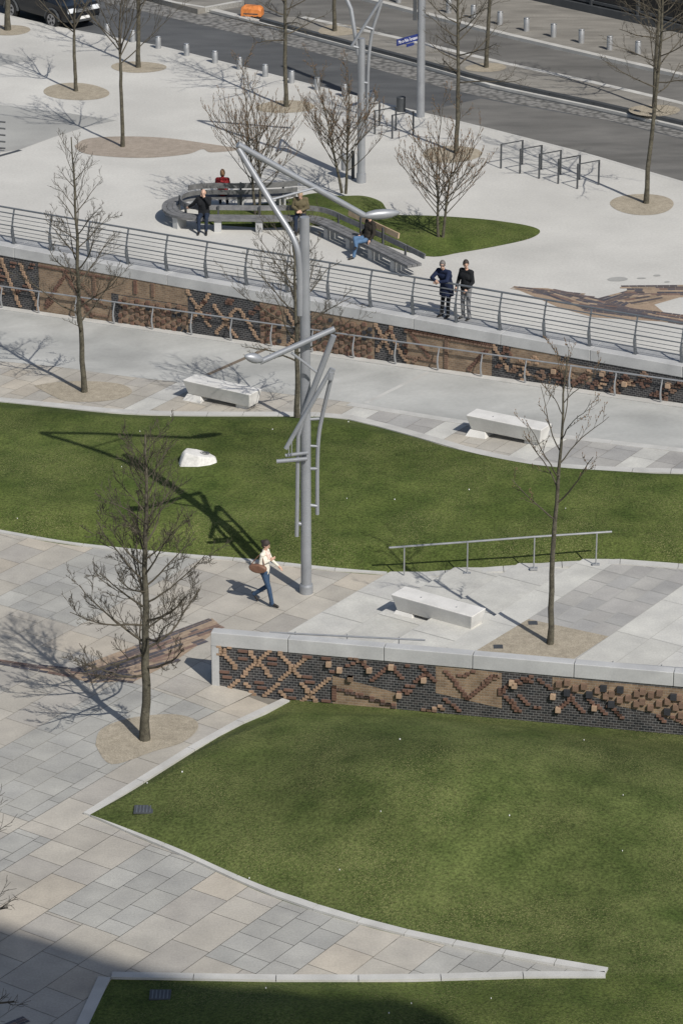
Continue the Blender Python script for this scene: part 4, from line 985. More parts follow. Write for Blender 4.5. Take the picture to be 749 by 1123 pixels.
def third_mast():
    B = P(461, 128, ZU); root = empty('street_pole', B, 0, 'plain grey street pole at the kerb carrying the blue street name sign', 'pole')
    mb = MB(); mb.tube([(0, 0, 0), (0, 0, 9)], [.15, .12], 20); mb.build('pole', M['steel'], root, smooth=True)
    mb = MB(); mb.abox((-.3, -.08, 3.5), (-.16, .08, 5.6)); mb.build('equipment_box', M['dark'], root, bevel=.01)
    a = PY(458.5, 40.5, B.y); b = PY(435, 47, B.y - .9); sg = empty('street_sign', B, 0, 'blue street name sign with white letters fixed to the kerb pole', 'sign')
    a -= B; b -= B; d = (a - b); L = d.length; d.z = 0; L = d.length; d.normalize(); n = Vector((d.y, -d.x, 0)); c = (a + b) / 2
    mb = MB(); mb.box(c, d, n, Vector((0, 0, 1)), L / 2, .015, .115); mb.build('board', M['signblue'], sg)
    rz = math.atan2(d.y, d.x)
    text_mesh('Marco-Polo-Terrassen', .17, M['white'], sg, c + n * .018, (R(90), 0, rz), L * .93 / (.17 * 9.6))
    mb = MB(); mb.box(c - Vector((0, 0, .2)) + d * .15, d, n, Vector((0, 0, 1)), L * .17, .012, .05); mb.build('small_board', M['signblue'], sg)
    mb = MB(); mb.box(a + d * .06, d, n, Vector((0, 0, 1)), .1, .02, .03); mb.build('bracket', M['galv'], sg)
third_mast()

# ------------------------------------------------------------------ bollards
def bollard():
    root = empty('bollard', (0, 0, 0)); mb = MB(); mb.tube([(0, 0, 0), (0, 0, .44), (0, 0, .47)], [.11, .11, .09], 16); mb.build('post', M['galv'], root, smooth=True)
    mb = MB(); mb.tube([(0, 0, .44), (0, 0, .452)], .114, 16); mb.build('ring', M['dark'], root, smooth=True); return root
b0 = bollard(); first = True
for i, (x, y) in enumerate([(118, 39), (146, 46), (174, 53), (205, 61), (236, 69), (263, 76), (291, 84), (320, 91), (348, 98.5), (378, 106), (408, 113)]):
    o = b0 if first else copy_tree(b0); first = False; o.location = P(x, y, ZU)
    tag(o, 'short grey steel bollard in the row along the near plaza kerb', 'bollard', 'bollards along the near plaza kerb')
for i, (x, y) in enumerate([(437, 3), (492, 14), (519, 20), (548, 27), (577, 34), (606.5, 40.5), (637, 47), (668, 54.5), (699, 60)]):
    o = copy_tree(b0); o.location = P(x, y, ZU); o.scale = (1.05, 1.05, 1.15)
    tag(o, 'short grey steel bollard in the row on the far pavement beyond the road', 'bollard', 'bollards on the far pavement')
mb = MB(); mb.tube([(0, 0, 0), (0, 0, .5)], .16, 16); mb.tube([(0, 0, .5), (0, 0, .53)], [.17, .15], 16); o = mb.build('dark_bollard', M['dark'], smooth=True); o.location = P(439.5, 122, ZU); tag(o, 'single dark stout bollard by the kerb left of the street pole', 'bollard')

# ------------------------------------------------------------------ bicycle stands
def hoop(a, b, h=.82):
    A = P(*a, ZU); B = P(*b, ZU); root = empty('bicycle_stand', A); v = B - A
    for p in (Vector(), v):
        mb = MB(); d = v.normalized(); mb.box(p + Vector((0, 0, h / 2)), d, Vector((-d.y, d.x, 0)), Vector((0, 0, 1)), .025, .02, h / 2); mb.build('leg', M['dark'], root)
    mb = MB(); mb.box(v / 2 + Vector((0, 0, h + .012)), d, Vector((-d.y, d.x, 0)), Vector((0, 0, 1)), v.length / 2 + .025, .022, .014); mb.build('top_bar', M['dark'], root); return root
names = ['leftmost hoop of the five in front of the kerb', 'second hoop from the left of the five', 'middle hoop of the five', 'fourth hoop from the left of the five', 'rightmost hoop of the five nearest the leaning tree shadow']
for i in range(5):
    x = 549 + i * 20.9; y = 184.7 + i * 5.6
    tag(hoop((x, y), (x + 23.3, y - 4.4)), 'dark steel bicycle stand, ' + names[i], 'bicycle stand', 'bicycle stands in front of the kerb')
nm2 = ['farthest left hoop near the second lamp mast', 'middle hoop of the three by the street pole', 'rightmost hoop of the three by the street pole']
for i, (a, b) in enumerate([((393, 142), (416, 138)), ((411, 147), (434, 143)), ((430, 152), (453, 148))]):
    tag(hoop(a, b), 'dark steel bicycle stand, ' + nm2[i], 'bicycle stand', 'bicycle stands by the street pole')

# ------------------------------------------------------------------ litter bin by the second mast
B = P(387, 196, ZU); root = empty('litter_bin', B, R(10), 'grey litter bin hung on a dark post left of the second lamp mast', 'litter bin')
mb = MB(); mb.abox((-.05, -.04, 0), (.05, .04, .95)); mb.build('post', M['dark'], root)
mb = MB(); mb.tube([(-.24, 0, .32), (-.24, 0, .82), (-.24, 0, .86)], [.15, .17, .12], 14); mb.build('bin', M['galv'], root, smooth=True)
# metal rack at the left frame edge
B = P(-6, 166, ZU); root = empty('metal_rack', B, 0, 'dark slatted metal rack cut by the left picture edge', 'rack')
for k in range(5):
    a = P(-40, 127 + k * 7.7, ZU + .0) ; mb = MB(); z = .9 - k * .17
    p0 = PY(-45, 134 + k * 7.2 - 5, B.y) - B; p1 = PY(6.5, 134 + k * 7.2, B.y) - B
    mb.tube([p0, p1], .035, 6); mb.build('slat', M['dark'], root)
for x in (-35, -3): 
    q = PY(x, 134, B.y) - B; mb = MB(); mb.tube([(q.x, 0.03, 0), (q.x, 0.03, q.z)], .025, 6); mb.build('leg', M['dark'], root)
a, b = P(-40, 182, ZU + .006), P(23, 164.5, ZU + .006); d = (b - a).normalized(); nn = Vector((-d.y, d.x, 0)) * .09
sheet('drain_channel', [a - nn, b - nn, b + nn, a + nn], M['dark'])

# ------------------------------------------------------------------ orange box on the road
B = P(277, 19.5, ZR); root = empty('orange_container', B, R(-12), 'small orange plastic container on dark feet standing on the asphalt', 'container')
mb = MB(); V = []
for x, k in ((-.42, .85), (-.3, 1), (.3, .97), (.42, .8)):
    for y, z in ((-.28, .1), (.28, .1), (.27, .42 * k), (.15, .52 * k), (-.15, .52 * k), (-.27, .42 * k)): V.append((x, y, z))
F = [[k, (k + 1) % 6, 6 + (k + 1) % 6, 6 + k][::-1] for k in range(6)]; F = [[6 * j + q if q < 6 else 6 * j + q for q in f] for j in range(3) for f in F]
F += [[0, 1, 2, 3, 4, 5], [23, 22, 21, 20, 19, 18]]
o = None; mb.add(V, F); o = mb.build('body', M['orange'], root, bevel=.02)
bm = bmesh.new(); bm.from_mesh(o.data); bmesh.ops.recalc_face_normals(bm, faces=bm.faces); bm.to_mesh(o.data); bm.free()
for x in (-.28, .05, .28): mb = MB(); mb.tube([(x, -.3, .07), (x, .3, .07)], .07, 10); mb.build('foot', M['tyre'], root)
mb = MB(); mb.abox((-.3, -.29, .2), (.3, -.275, .24)); mb.build('groove', M['dark'], root)

# ------------------------------------------------------------------ white stone on the lawn
def stone():
    B = P(217, 509, 0.62); B.z = 0.0
    # sits on the mound: find lawn height by ray casting on the mesh built above
    ob = bpy.data.objects['middle_lawn']
    hit, loc, nrm, idx = ob.ray_cast(Vector((B.x, B.y, 10)), Vector((0, 0, -1)))
    z = loc.z if hit else .5
    B = P(216, 508, z); root = empty('white_stone', (B.x, B.y, z - .06), R(-4), 'white carved stone block with a small dark ring mark on the lawn', 'stone')
    top = [(-.42, .10), (-.34, .34), (-.05, .40), (.28, .34), (.50, .16), (.52, .02), (.36, -.10), (.05, -.17), (-.25, -.16)]
    bot = [(-.50, -.12), (-.48, .30), (-.1, .42), (.3, .38), (.56, .18), (.58, -.02), (.40, -.20), (.08, -.30), (-.30, -.32)]
    bot = [(-.5, -.02), (-.44, .34), (-.08, .44), (.3, .38), (.54, .18), (.56, 0), (.38, -.16), (.06, -.26), (-.44, -.26)]
    top[0] = (-.40, .05); top[-1] = (-.32, -.12)
    n = len(top); V = [(x, y, 0) for x, y in bot] + [(x * .98, y * .98 + .02, .33 - .16 * (x + .4)) for x, y in top] + [(x * .85, y * .85 + .03, .38 - .16 * (x + .4)) for x, y in top]
    F = [[i, (i + 1) % n, n + (i + 1) % n, n + i][::-1] for i in range(n)] + [[n + i, n + (i + 1) % n, 2 * n + (i + 1) % n, 2 * n + i][::-1] for i in range(n)] + [[2 * n + i for i in range(n)][::-1]]
    o = mesh_obj('block', V, F, M['stone'], root, smooth=False)
    bm = bmesh.new(); bm.from_mesh(o.data); bmesh.ops.recalc_face_normals(bm, faces=bm.faces); bm.to_mesh(o.data); bm.free()
    b = o.modifiers.new('b', 'BEVEL'); b.width = .05; b.segments = 3
    mb = MB(); c = Vector((.2, .17, .288)); pts = [c + Vector((.12 * math.cos(t), .085 * math.sin(t), .004)) for t in [2 * math.pi * k / 20 for k in range(21)]]
    mb.tube(pts, .014, 5); mb.tube([c + Vector((-.07, 0, .004)), c + Vector((0.02, .02, .008)), c + Vector((.07, 0, .004))], .018, 5); mb.build('ring_mark', M['dark'], root)
stone()
# drain covers in the lawns
for x, y in ((158, 893), (176, 1092)):
    p = P(x, y, .05); mb = MB(); u2 = Vector((1, 0, 0)); v2 = Vector((0, 1, 0))
    lawn = bpy.data.objects['front_lawn'] if y < 1000 else bpy.data.objects['corner_lawn']
    hit, loc, _, _ = lawn.ray_cast(Vector((p.x, p.y, 10)), Vector((0, 0, -1))); z = loc.z if hit else .05
    root = empty('drain_cover', (p.x, p.y, z), 0, 'small square dark drain cover in the ' + ('large front lawn near its left corner' if y < 1000 else 'shaded corner lawn at the bottom'), 'drain cover')
    mb.box((0, 0, .01), u2, v2, Vector((0, 0, 1)), .2, .18, .012); mb.build('frame', M['dark'], root)
    mb = MB()
    for k in range(5): mb.box((-.14 + k * .07, 0, .026), u2, v2, Vector((0, 0, 1)), .012, .15, .004)
    mb.build('grate', M['rail'], root)
# daisies and litter flecks on the lawns
mb = MB(); rr = random.Random(8)
for nm, cnt, (x0, x1, y0, y1) in (('front_lawn', 15, (150, 740, 790, 1050)), ('middle_lawn', 16, (10, 740, 470, 600)), ('corner_lawn', 4, (250, 740, 1082, 1120))):
    lawn = bpy.data.objects[nm]
    for _ in range(cnt):
        p = P(rr.uniform(x0, x1), rr.uniform(y0, y1), .2); hit, loc, _, _ = lawn.ray_cast(Vector((p.x, p.y, 10)), Vector((0, 0, -1)))
        if hit:
            s = rr.uniform(.006, .013); mb.box(loc + Vector((0, 0, .02)), Vector((1, 0, 0)), Vector((0, 1, 0)), Vector((0, 0, 1)), s, s * .8, .012)
tag(mb.build('daisies', M['white']), 'tiny white daisies scattered through the lawns', 'flowers', kind='stuff')

# ------------------------------------------------------------------ dark building at the top right
def dark_building():
    f = [P(576, -1, ZU), P(749, 37, ZU)]; d = (f[1] - f[0]).normalized(); A = f[0] - d * 14; L = 60; n = Vector((-d.y, d.x, 0)); n = n if n.y > 0 else -n
    root = empty('office_building', A, 0, 'black glazed office building front beyond the far pavement', 'building')
    mb = MB(); mb.prism([((d * a + n * b).x, (d * a + n * b).y) for a, b in ((0, .3), (L, .3), (L, 14), (0, 14))], -.1, 16); mb.build('wall', M['black'], root)
    mb = MB(); mb.prism([((d * a + n * b).x, (d * a + n * b).y) for a, b in ((0, .02), (L, .02), (L, .35), (0, .35))], -.1, .3); mb.build('plinth', M['dark'], root)
    for k in range(24):
        for s in range(4):
            mb = MB(); x = k * 2.5; z0 = .32 + s * 3.9
            mb.box(d * (x + 1.25) + n * .28 + Vector((0, 0, z0 + 1.8)), d, n, Vector((0, 0, 1)), 1.15, .02, 1.75)
            w_ = mb.build('window', M['glass'], root)
            if s == 0:
                mb = MB(); mb.box(d * (x) + n * .2 + Vector((0, 0, 8)), d, n, Vector((0, 0, 1)), .05, .08, 7.7); mb.build('mullion', M['dark'], root)
    for z in (.42, 1.2, 3.9, 8, 12): mb = MB(); mb.box(d * (L / 2) + n * .22 + Vector((0, 0, z)), d, n, Vector((0, 0, 1)), L / 2, .05, .05); mb.build('rail', M['dark'], root)
dark_building()
# tall building behind the camera's right whose shadow crosses the bottom left corner
def tower():
    hgt = 45.0; off = hgt / math.tan(SUN_EL); ov = Vector((math.sin(SUN_AZ) * off, -math.cos(SUN_AZ) * off, 0))
    pts = [P(x, y, 0) + ov for x, y in ((-110, 992), (0, 1013), (60, 1030), (120, 1050), (185, 1068), (255, 1086), (340, 1096), (430, 1094), (478, 1112))]
    c = pts[0]; root = empty('apartment_tower', (pts[4].x, pts[4].y - 6, 0), 0, 'tall pale building standing outside the picture at the lower right', 'building')
    O = Vector((pts[4].x, pts[4].y - 6, 0)); a = [p - O for p in pts]
    fp = [(p.x, p.y) for p in a] + [(a[-1].x + 1.0, a[-1].y - 14), (a[0].x - 1, a[-1].y - 14)]
    mb = MB(); mb.prism(fp, 0, hgt); mb.build('wall', M['facade'], root)
tower()

# ------------------------------------------------------------------ parked car
def car():
    wr = P(19, 20.5, ZR); wfp = P(55, 30, ZR); d = (wfp - wr); d.z = 0; d.normalize(); wb = 2.65
    c = (wr + wfp) / 2; nn = Vector((-d.y, d.x, 0)); c = c + nn * .8
    root = empty('parked_car', (c.x, c.y, ZR), math.atan2(d.y, d.x), 'dark off-road car parked at the kerb in the top left corner', 'car')
    def hull(prof, w0, w1, name, mat, bev, par=root):
        mb = MB(); n = len(prof); V = [(x, -wy, z) for x, z, wy in prof] + [(x, wy, z) for x, z, wy in prof]
        F = [list(range(n)), [n + i for i in range(n)][::-1]] + [[i, n + i, n + (i + 1) % n, (i + 1) % n] for i in range(n)]; mb.add(V, F)
        o = mb.build(name, mat, par, bevel=bev, smooth=False); bm = bmesh.new(); bm.from_mesh(o.data); bmesh.ops.recalc_face_normals(bm, faces=bm.faces); bm.to_mesh(o.data); bm.free(); return o
    body = hull([(-2.25, .38, .84), (2.2, .36, .82), (2.28, .55, .84), (2.24, .9, .84), (2.1, 1.0, .84), (1.1, 1.1, .88), (-2.15, 1.12, .9), (-2.28, .8, .88)], 0, 0, 'body', M['carpaint'], .06)
    hull([(1.1, 1.09, .84), (.45, 1.68, .66), (-1.7, 1.74, .66), (-2.15, 1.11, .82)], 0, 0, 'glasshouse', M['glass'], .04)
    hull([(.42, 1.67, .67), (.3, 1.75, .62), (-1.6, 1.8, .62), (-1.72, 1.73, .67)], 0, 0, 'roof', M['carpaint'], .02)
    for x in (-wb / 2, wb / 2):
        for y in (-.8, .8):
            mb = MB(); mb.tube([(x, y - .12, .36), (x, y + .12, .36)], .36, 24); t = mb.build('wheel', M['tyre'], root, smooth=True)
            s = -1 if y < 0 else 1; mb = MB(); mb.tube([(x, y + s * .1, .36), (x, y + s * .132, .36)], .24, 20); mb.build('rim', M['rim'], t, smooth=True)
            mb = MB()
            for k in range(5): a = k * 2 * math.pi / 5; mb.box((x + .14 * math.cos(a + .6), y + s * .135, .36 + .14 * math.sin(a + .6)), Vector((math.cos(a + .6), 0, math.sin(a + .6))), Vector((0, 1, 0)), Vector((-math.sin(a + .6), 0, math.cos(a + .6))), .06, .004, .04)
            mb.build('spoke_gap', M['tyre'], t)
            mb = MB(); pts = [(x + .43 * math.cos(t_), y + s * .07, .36 + .43 * math.sin(t_)) for t_ in [math.pi * k / 12 for k in range(13)]]; mb.tube(pts, .05, 6); mb.build('wheel_arch', M['dark'], root)
    for y in (-.6, .6):
        mb = MB(); mb.box((2.24, y, .82), Vector((1, 0, 0)), Vector((0, 1, 0)), Vector((0, 0, 1)), .05, .2, .09); mb.build('headlight', M['lampglass'], root, bevel=.02)
    mb = MB(); mb.box((2.27, 0, .80), Vector((1, 0, 0)), Vector((0, 1, 0)), Vector((0, 0, 1)), .025, .36, .08); mb.build('grille', M['dark'], root)
    for z in (.76, .82): mb = MB(); mb.box((2.3, 0, z), Vector((1, 0, 0)), Vector((0, 1, 0)), Vector((0, 0, 1)), .01, .35, .012); mb.build('grille_bar', M['galv'], root)
    mb = MB(); mb.box((2.3, 0, .5), Vector((1, 0, 0)), Vector((0, 1, 0)), Vector((0, 0, 1)), .012, .26, .055); mb.build('number_plate', M['white'], root)
    mb = MB(); mb.box((2.27, 0, .40), Vector((1, 0, 0)), Vector((0, 1, 0)), Vector((0, 0, 1)), .04, .7, .06); mb.build('bumper', M['dark'], root, bevel=.02)
    for y in (-.95, .95): mb = MB(); mb.box((.8, y, 1.15), Vector((1, 0, 0)), Vector((0, 1, 0)), Vector((0, 0, 1)), .06, .09, .07); mb.build('mirror', M['carpaint'], root, bevel=.02)
car()

# ------------------------------------------------------------------ trees
class Tree:
    def __init__(s, seed): s.r = random.Random(seed); s.tr = MB(); s.cr = MB(); s.bd = MB(); s.n = 0
    def rv(s, k): return Vector((s.r.uniform(-k, k), s.r.uniform(-k, k), s.r.uniform(-k, k)))
    def branch(s, p, d, L, r0, depth, maxd, up=0.15, nch=5, spread=50, wig=0.16, taper=.3, ratio=.55, buds=False, start=.25):
        n = max(3, min(8, int(L / .16))); pts = [p]; rad = [r0]; d = d.normalized()
        for i in range(n):
            d = (d + s.rv(wig) + Vector((0, 0, up / n))).normalized(); pts.append(pts[-1] + d * (L / n)); rad.append(r0 + (max(.0036, r0 * taper) - r0) * (i + 1) / n)
        s.cr.tube(pts, rad, 6 if depth == 0 else (4 if depth == 1 else 3), cap=False); s.n += 1
        if buds and depth >= maxd - 1:
            for k in range(2):
                q = pts[s.r.randint(1, n)]; s.cr.tube([q, q + Vector((0, 0, .02)), q + Vector((0, 0, .035))], [.006, .013, .003], 4, m=1)
        if depth < maxd:
            for k in range(nch):
                f = start + (1 - start) * (k + s.r.random() * .8) / nch; f = min(f, .98); i = min(int(f * n), n - 1); q = pts[i].lerp(pts[i + 1], f * n - i)
                dd = (pts[i + 1] - pts[i]).normalized(); ax = dd.cross(s.rv(1)).normalized(); nd = Matrix.Rotation(R(s.r.uniform(spread * .6, spread * 1.15)), 3, ax) @ dd
                nd.z += .12
                s.branch(q, nd, L * ratio * s.r.uniform(.6, 1.1) * (1.15 - .45 * f), max(.0048, rad[i] * .5), depth + 1, maxd, up, nch if depth < 1 else max(3, nch - 1), spread, wig * 1.15, taper, ratio, buds, .15)
        return pts
def leader(T, H, r0, lean, wob, side=10):
    n = 16; pts = []; rad = []; off = Vector((0, 0, 0))
    for i in range(n + 1):
        t = i / n; off = off + Vector((T.r.uniform(-wob, wob), T.r.uniform(-wob, wob), 0)); pts.append(Vector((lean[0] * t, lean[1] * t, H * t)) + off * (t > .1)); rad.append(r0 * (1.25 if i == 0 else 1) * (1 - .88 * t ** 1.1) + .006)
    T.tr.tube(pts, rad, side, cap=False); return pts, rad
def at_h(pts, t): n = len(pts) - 1; f = min(t * n, n - .001); i = int(f); return pts[i].lerp(pts[i + 1], f - i)
def finish(T, base, name, label, group=None):
    root = empty(name, base, 0, label, 'tree', group); T.tr.build('trunk', M['bark'], root, smooth=True)
    T.cr.build('crown', [M['twig'], M['bud']], root)
    return root
def height_to(base, ytop): r = ray(374.5, ytop); return CAMH + base.y * r.z / r.y - base.z
def tree_leader(base, H, r0, c0, R_, nb, seed, label, maxd=2, angle=60, up=.25, nch=5, shape='cone', lean=(0, 0), wob=.03, buds=False, brr=.45, droop=0, ratio=.5):
    T = Tree(seed); pts, rad = leader(T, H, r0, lean, wob)
    az = T.r.random() * 6
    for k in range(nb):
        t = c0 + (.96 - c0) * (k / nb) ** .9; az += 2.4 + T.r.uniform(-.3, .3); f = (t - c0) / (1 - c0)
        if shape == 'cone': L = R_ * (1 - .62 * f) * T.r.uniform(.75, 1.1) * (0.75 + .9 * min(f * 4, .35))
        elif shape == 'oval': L = R_ * (math.sin(math.pi * (.25 + .7 * f))) * T.r.uniform(.75, 1.1)
        else: L = R_ * T.r.uniform(.5, 1.1) * (1 - .6 * f)
        an = angle * (1 - .4 * f) * T.r.uniform(.85, 1.1) + (droop if f < .25 else 0)
        d = Vector((math.sin(R(an)) * math.cos(az), math.sin(R(an)) * math.sin(az), math.cos(R(an))))
        rb = max(.01, rad[min(int(t * 16), 15)] * brr)
        T.branch(at_h(pts, t), d, L, rb, 0, maxd if f < .55 else 2, up, nch, 48, .15, .3, ratio, buds)
    return finish(T, base, 'bare_tree', label)
def tree_vase(base, H, r0, fork, R_, nl, seed, label, lean=(0, 0), maxd=2, nch=5):
    T = Tree(seed); n = 8; pts = []; rad = []
    for i in range(n + 1): t = i / n; pts.append(Vector((lean[0] * t, lean[1] * t, fork * t)) + T.rv(.012)); rad.append(r0 * (1.2 if i == 0 else 1) * (1 - .25 * t))
    T.tr.tube(pts, rad, 10, cap=False); top = pts[-1]; az = T.r.random() * 6
    T.branch(top, Vector((0, 0, 1)), H - fork, r0 * .6, 0, maxd, .1, nch + 4, 46, .06, .15, .4)
    for k in range(nl):
        az += 2 * math.pi / nl + T.r.uniform(-.3, .3); an = T.r.uniform(30, 56); L = (H - fork) * T.r.uniform(.6, .85); st = top + Vector((0, 0, T.r.random() * .9))
        T.branch(st, Vector((math.sin(R(an)) * math.cos(az), math.sin(R(an)) * math.sin(az), math.cos(R(an)))), L, r0 * .38, 0, maxd, .5, nch, 36, .08, .2, .42)
    return finish(T, base, 'bare_tree', label)
def tree_shrub(base, H, R_, ns, seed, label):
    T = Tree(seed); az = T.r.random() * 6
    for k in range(ns):
        az += 2 * math.pi / ns; an = T.r.uniform(3, 9); d = Vector((math.sin(R(an)) * math.cos(az), math.sin(R(an)) * math.sin(az), 1)).normalized(); n = 7; Hs = H * T.r.uniform(.42, .5)
        pts = [Vector((.07 * math.cos(az), .07 * math.sin(az), 0))]
        for i in range(n): d = (d + T.rv(.05)).normalized(); pts.append(pts[-1] + d * Hs / n)
        T.tr.tube(pts, [.05 - .004 * i for i in range(n + 1)], 8, cap=False)
        T.branch(pts[-1], d, H - Hs, .02, 0, 2, .1, 8, 40, .06, .25, .36, True, .05)
        for m in range(19):
            a2 = az + 2.4 * m; an2 = T.r.uniform(36, 62); f = .35 + .65 * m / 19; f = min(f, .99)
            T.branch(at_h(pts, f), Vector((math.sin(R(an2)) * math.cos(a2), math.sin(R(an2)) * math.sin(a2), math.cos(R(an2)))), H * T.r.uniform(.36, .5) * (1.15 - .3 * f), .016, 0, 2, .55, 5, 34, .06, .3, .36, True)
    return finish(T, base, 'multi_stem_tree', label)
b = P(159, 811, 0); tree_leader(b, height_to(b, 478), .10, .22, 2.1, 42, 17, 'large bare tree with spreading twiggy branches in the teardrop gravel pit of the lower pavement', maxd=3, angle=64, up=.45, nch=6, lean=(.1, 0), droop=20, ratio=.47, brr=.36)
b = PM(93, 430); tree_leader(b, height_to(b, 150), .075, .24, 1.95, 26, 21, 'slender bare tree on the promenade in front of the patterned brick wall at left', maxd=3, angle=60, up=.3, nch=5, lean=(-.1, 0), ratio=.46)
b = PM(326, 463); b.z += .05; tree_leader(b, height_to(b, 243), .075, .3, 2.3, 24, 33, 'bare tree rising behind the tall lamp mast', maxd=3, angle=64, up=.3, nch=5, lean=(-.2, 0), ratio=.46)
b = P(603, 706, ZT); tree_leader(b, height_to(b, 392), .068, .44, 2.1, 12, 43, 'young bare tree with small buds in the square gravel pit on the terrace', maxd=2, angle=50, up=.35, nch=4, shape='oval', lean=(.25, 0), buds=True, ratio=.36, brr=.45)
b = P(135, 161, ZU); tree_vase(b, 6.9, .07, 2.9, 1.6, 8, 51, 'bare forked tree in the large brown gravel field on the plaza', maxd=3, nch=5)
b = P(83.5, 100, ZU); tree_vase(b, 6.4, .07, 2.1, 1.6, 8, 52, 'bare forked tree in a round gravel pit below the parked car', maxd=3, nch=4)
b = P(152, 74, ZU); tree_leader(b, 8.5, .08, .28, 2.0, 24, 53, 'bare tree near the first bollards of the near kerb', maxd=3, angle=70, up=.2, nch=4, shape='r')
b = P(9, 33, ZU); tree_leader(b, 8.5, .11, .35, 1.7, 18, 54, 'bare tree trunk in the gravel pit at the top left corner', maxd=2, angle=70, up=.2, shape='r')
b = P(314, 117, ZU); tree_leader(b, 8.5, .075, .26, 2.6, 38, 55, 'straight bare tree with level branches behind the bollards above the curved bench', maxd=2, angle=80, up=.1, nch=6, shape='r', ratio=.4)
b = P(500, 168, ZU); tree_leader(b, 8.8, .075, .28, 2.6, 40, 56, 'straight bare tree with level branches right of the street pole', maxd=2, angle=76, up=.25, nch=6, shape='r', ratio=.4)
b = P(708, 223, ZU); tree_leader(b, 9.0, .078, .38, 2.9, 34, 57, 'straight bare tree in the round gravel pit right of the bicycle stands', maxd=2, angle=80, up=.3, nch=6, shape='r', lean=(.3, 0), ratio=.4)
b = P(717, 119, ZP); tree_leader(b, 8.5, .075, .3, 2.6, 34, 58, 'bare tree on the platform between the roads at the right edge', maxd=2, angle=78, up=.3, nch=6, shape='r', ratio=.4)
b = P(533, 74, ZP); tree_leader(b, 8.0, .075, .5, 1.8, 12, 59, 'bare tree trunk on the platform between the roads behind the street sign', maxd=2, angle=74, up=.2, shape='r')
b = P(367, 34, ZP); tree_leader(b, 8.0, .075, .5, 1.8, 12, 60, 'bare tree trunk on the platform above the second lamp mast', maxd=2, angle=74, up=.2, shape='r')
b = P(483, 261, ZU + .1); tree_shrub(b, height_to(b, 105), 1.6, 2, 61, 'multi-stemmed bare tree on the grass island right of the bench')
b = P(282, 236, ZU + .1); tree_shrub(b, height_to(b, 62), 1.8, 2, 62, 'multi-stemmed bare tree growing inside the bench loop')
b = P(377, 212, ZU + .1); tree_shrub(b, height_to(b, 62), 1.8, 2, 63, 'multi-stemmed bare tree at the left end of the grass island')
b = P(-84, 1190, 0); tree_leader(b, 7.0, .12, .2, 2.5, 34, 72, 'bare tree whose twigs reach in from the left edge near the bottom', maxd=2, angle=74, up=.1, nch=6, ratio=.45)

# ------------------------------------------------------------------ people
def cap_mesh(mb, p0, p1, r0, r1, n=12, fl=1.0):
    d = p1 - p0; L = d.length
    if L < 1e-6: d = Vector((0, 0, 1)); L = 1e-6
    d = d / L; pts = []; rad = []
    for a in (-90, -60, -30, 0): pts.append(p0 + d * (r0 * math.sin(R(a)))); rad.append(max(r0 * math.cos(R(a)), 1e-4))
    for a in (0, 30, 60, 90): pts.append(p1 + d * (r1 * math.sin(R(a)))); rad.append(max(r1 * math.cos(R(a)), 1e-4))
    mb.tube(pts, rad, n)
def ellipsoid(mb, c, rx, ry, rz, rot=None, n=14):
    V = []; F = []; m = 10
    for j in range(1, m):
        ph = math.pi * j / m
        for i in range(n):
            a = 2 * math.pi * i / n; v = Vector((rx * math.sin(ph) * math.cos(a), ry * math.sin(ph) * math.sin(a), rz * math.cos(ph)))
            if rot: v = rot @ v
            V.append(c + v)
    t = Vector((0, 0, rz)); bt = Vector((0, 0, -rz))
    if rot: t = rot @ t; bt = rot @ bt
    V += [c + t, c + bt]; T_ = len(V) - 2
    for j in range(m - 2):
        for i in range(n): F.append([j * n + i, (j + 1) * n + i, (j + 1) * n + (i + 1) % n, j * n + (i + 1) % n])
    for i in range(n): F.append([T_, i, (i + 1) % n]); F.append([T_ + 1, (m - 2) * n + (i + 1) % n, (m - 2) * n + i])
    mb.add(V, F)
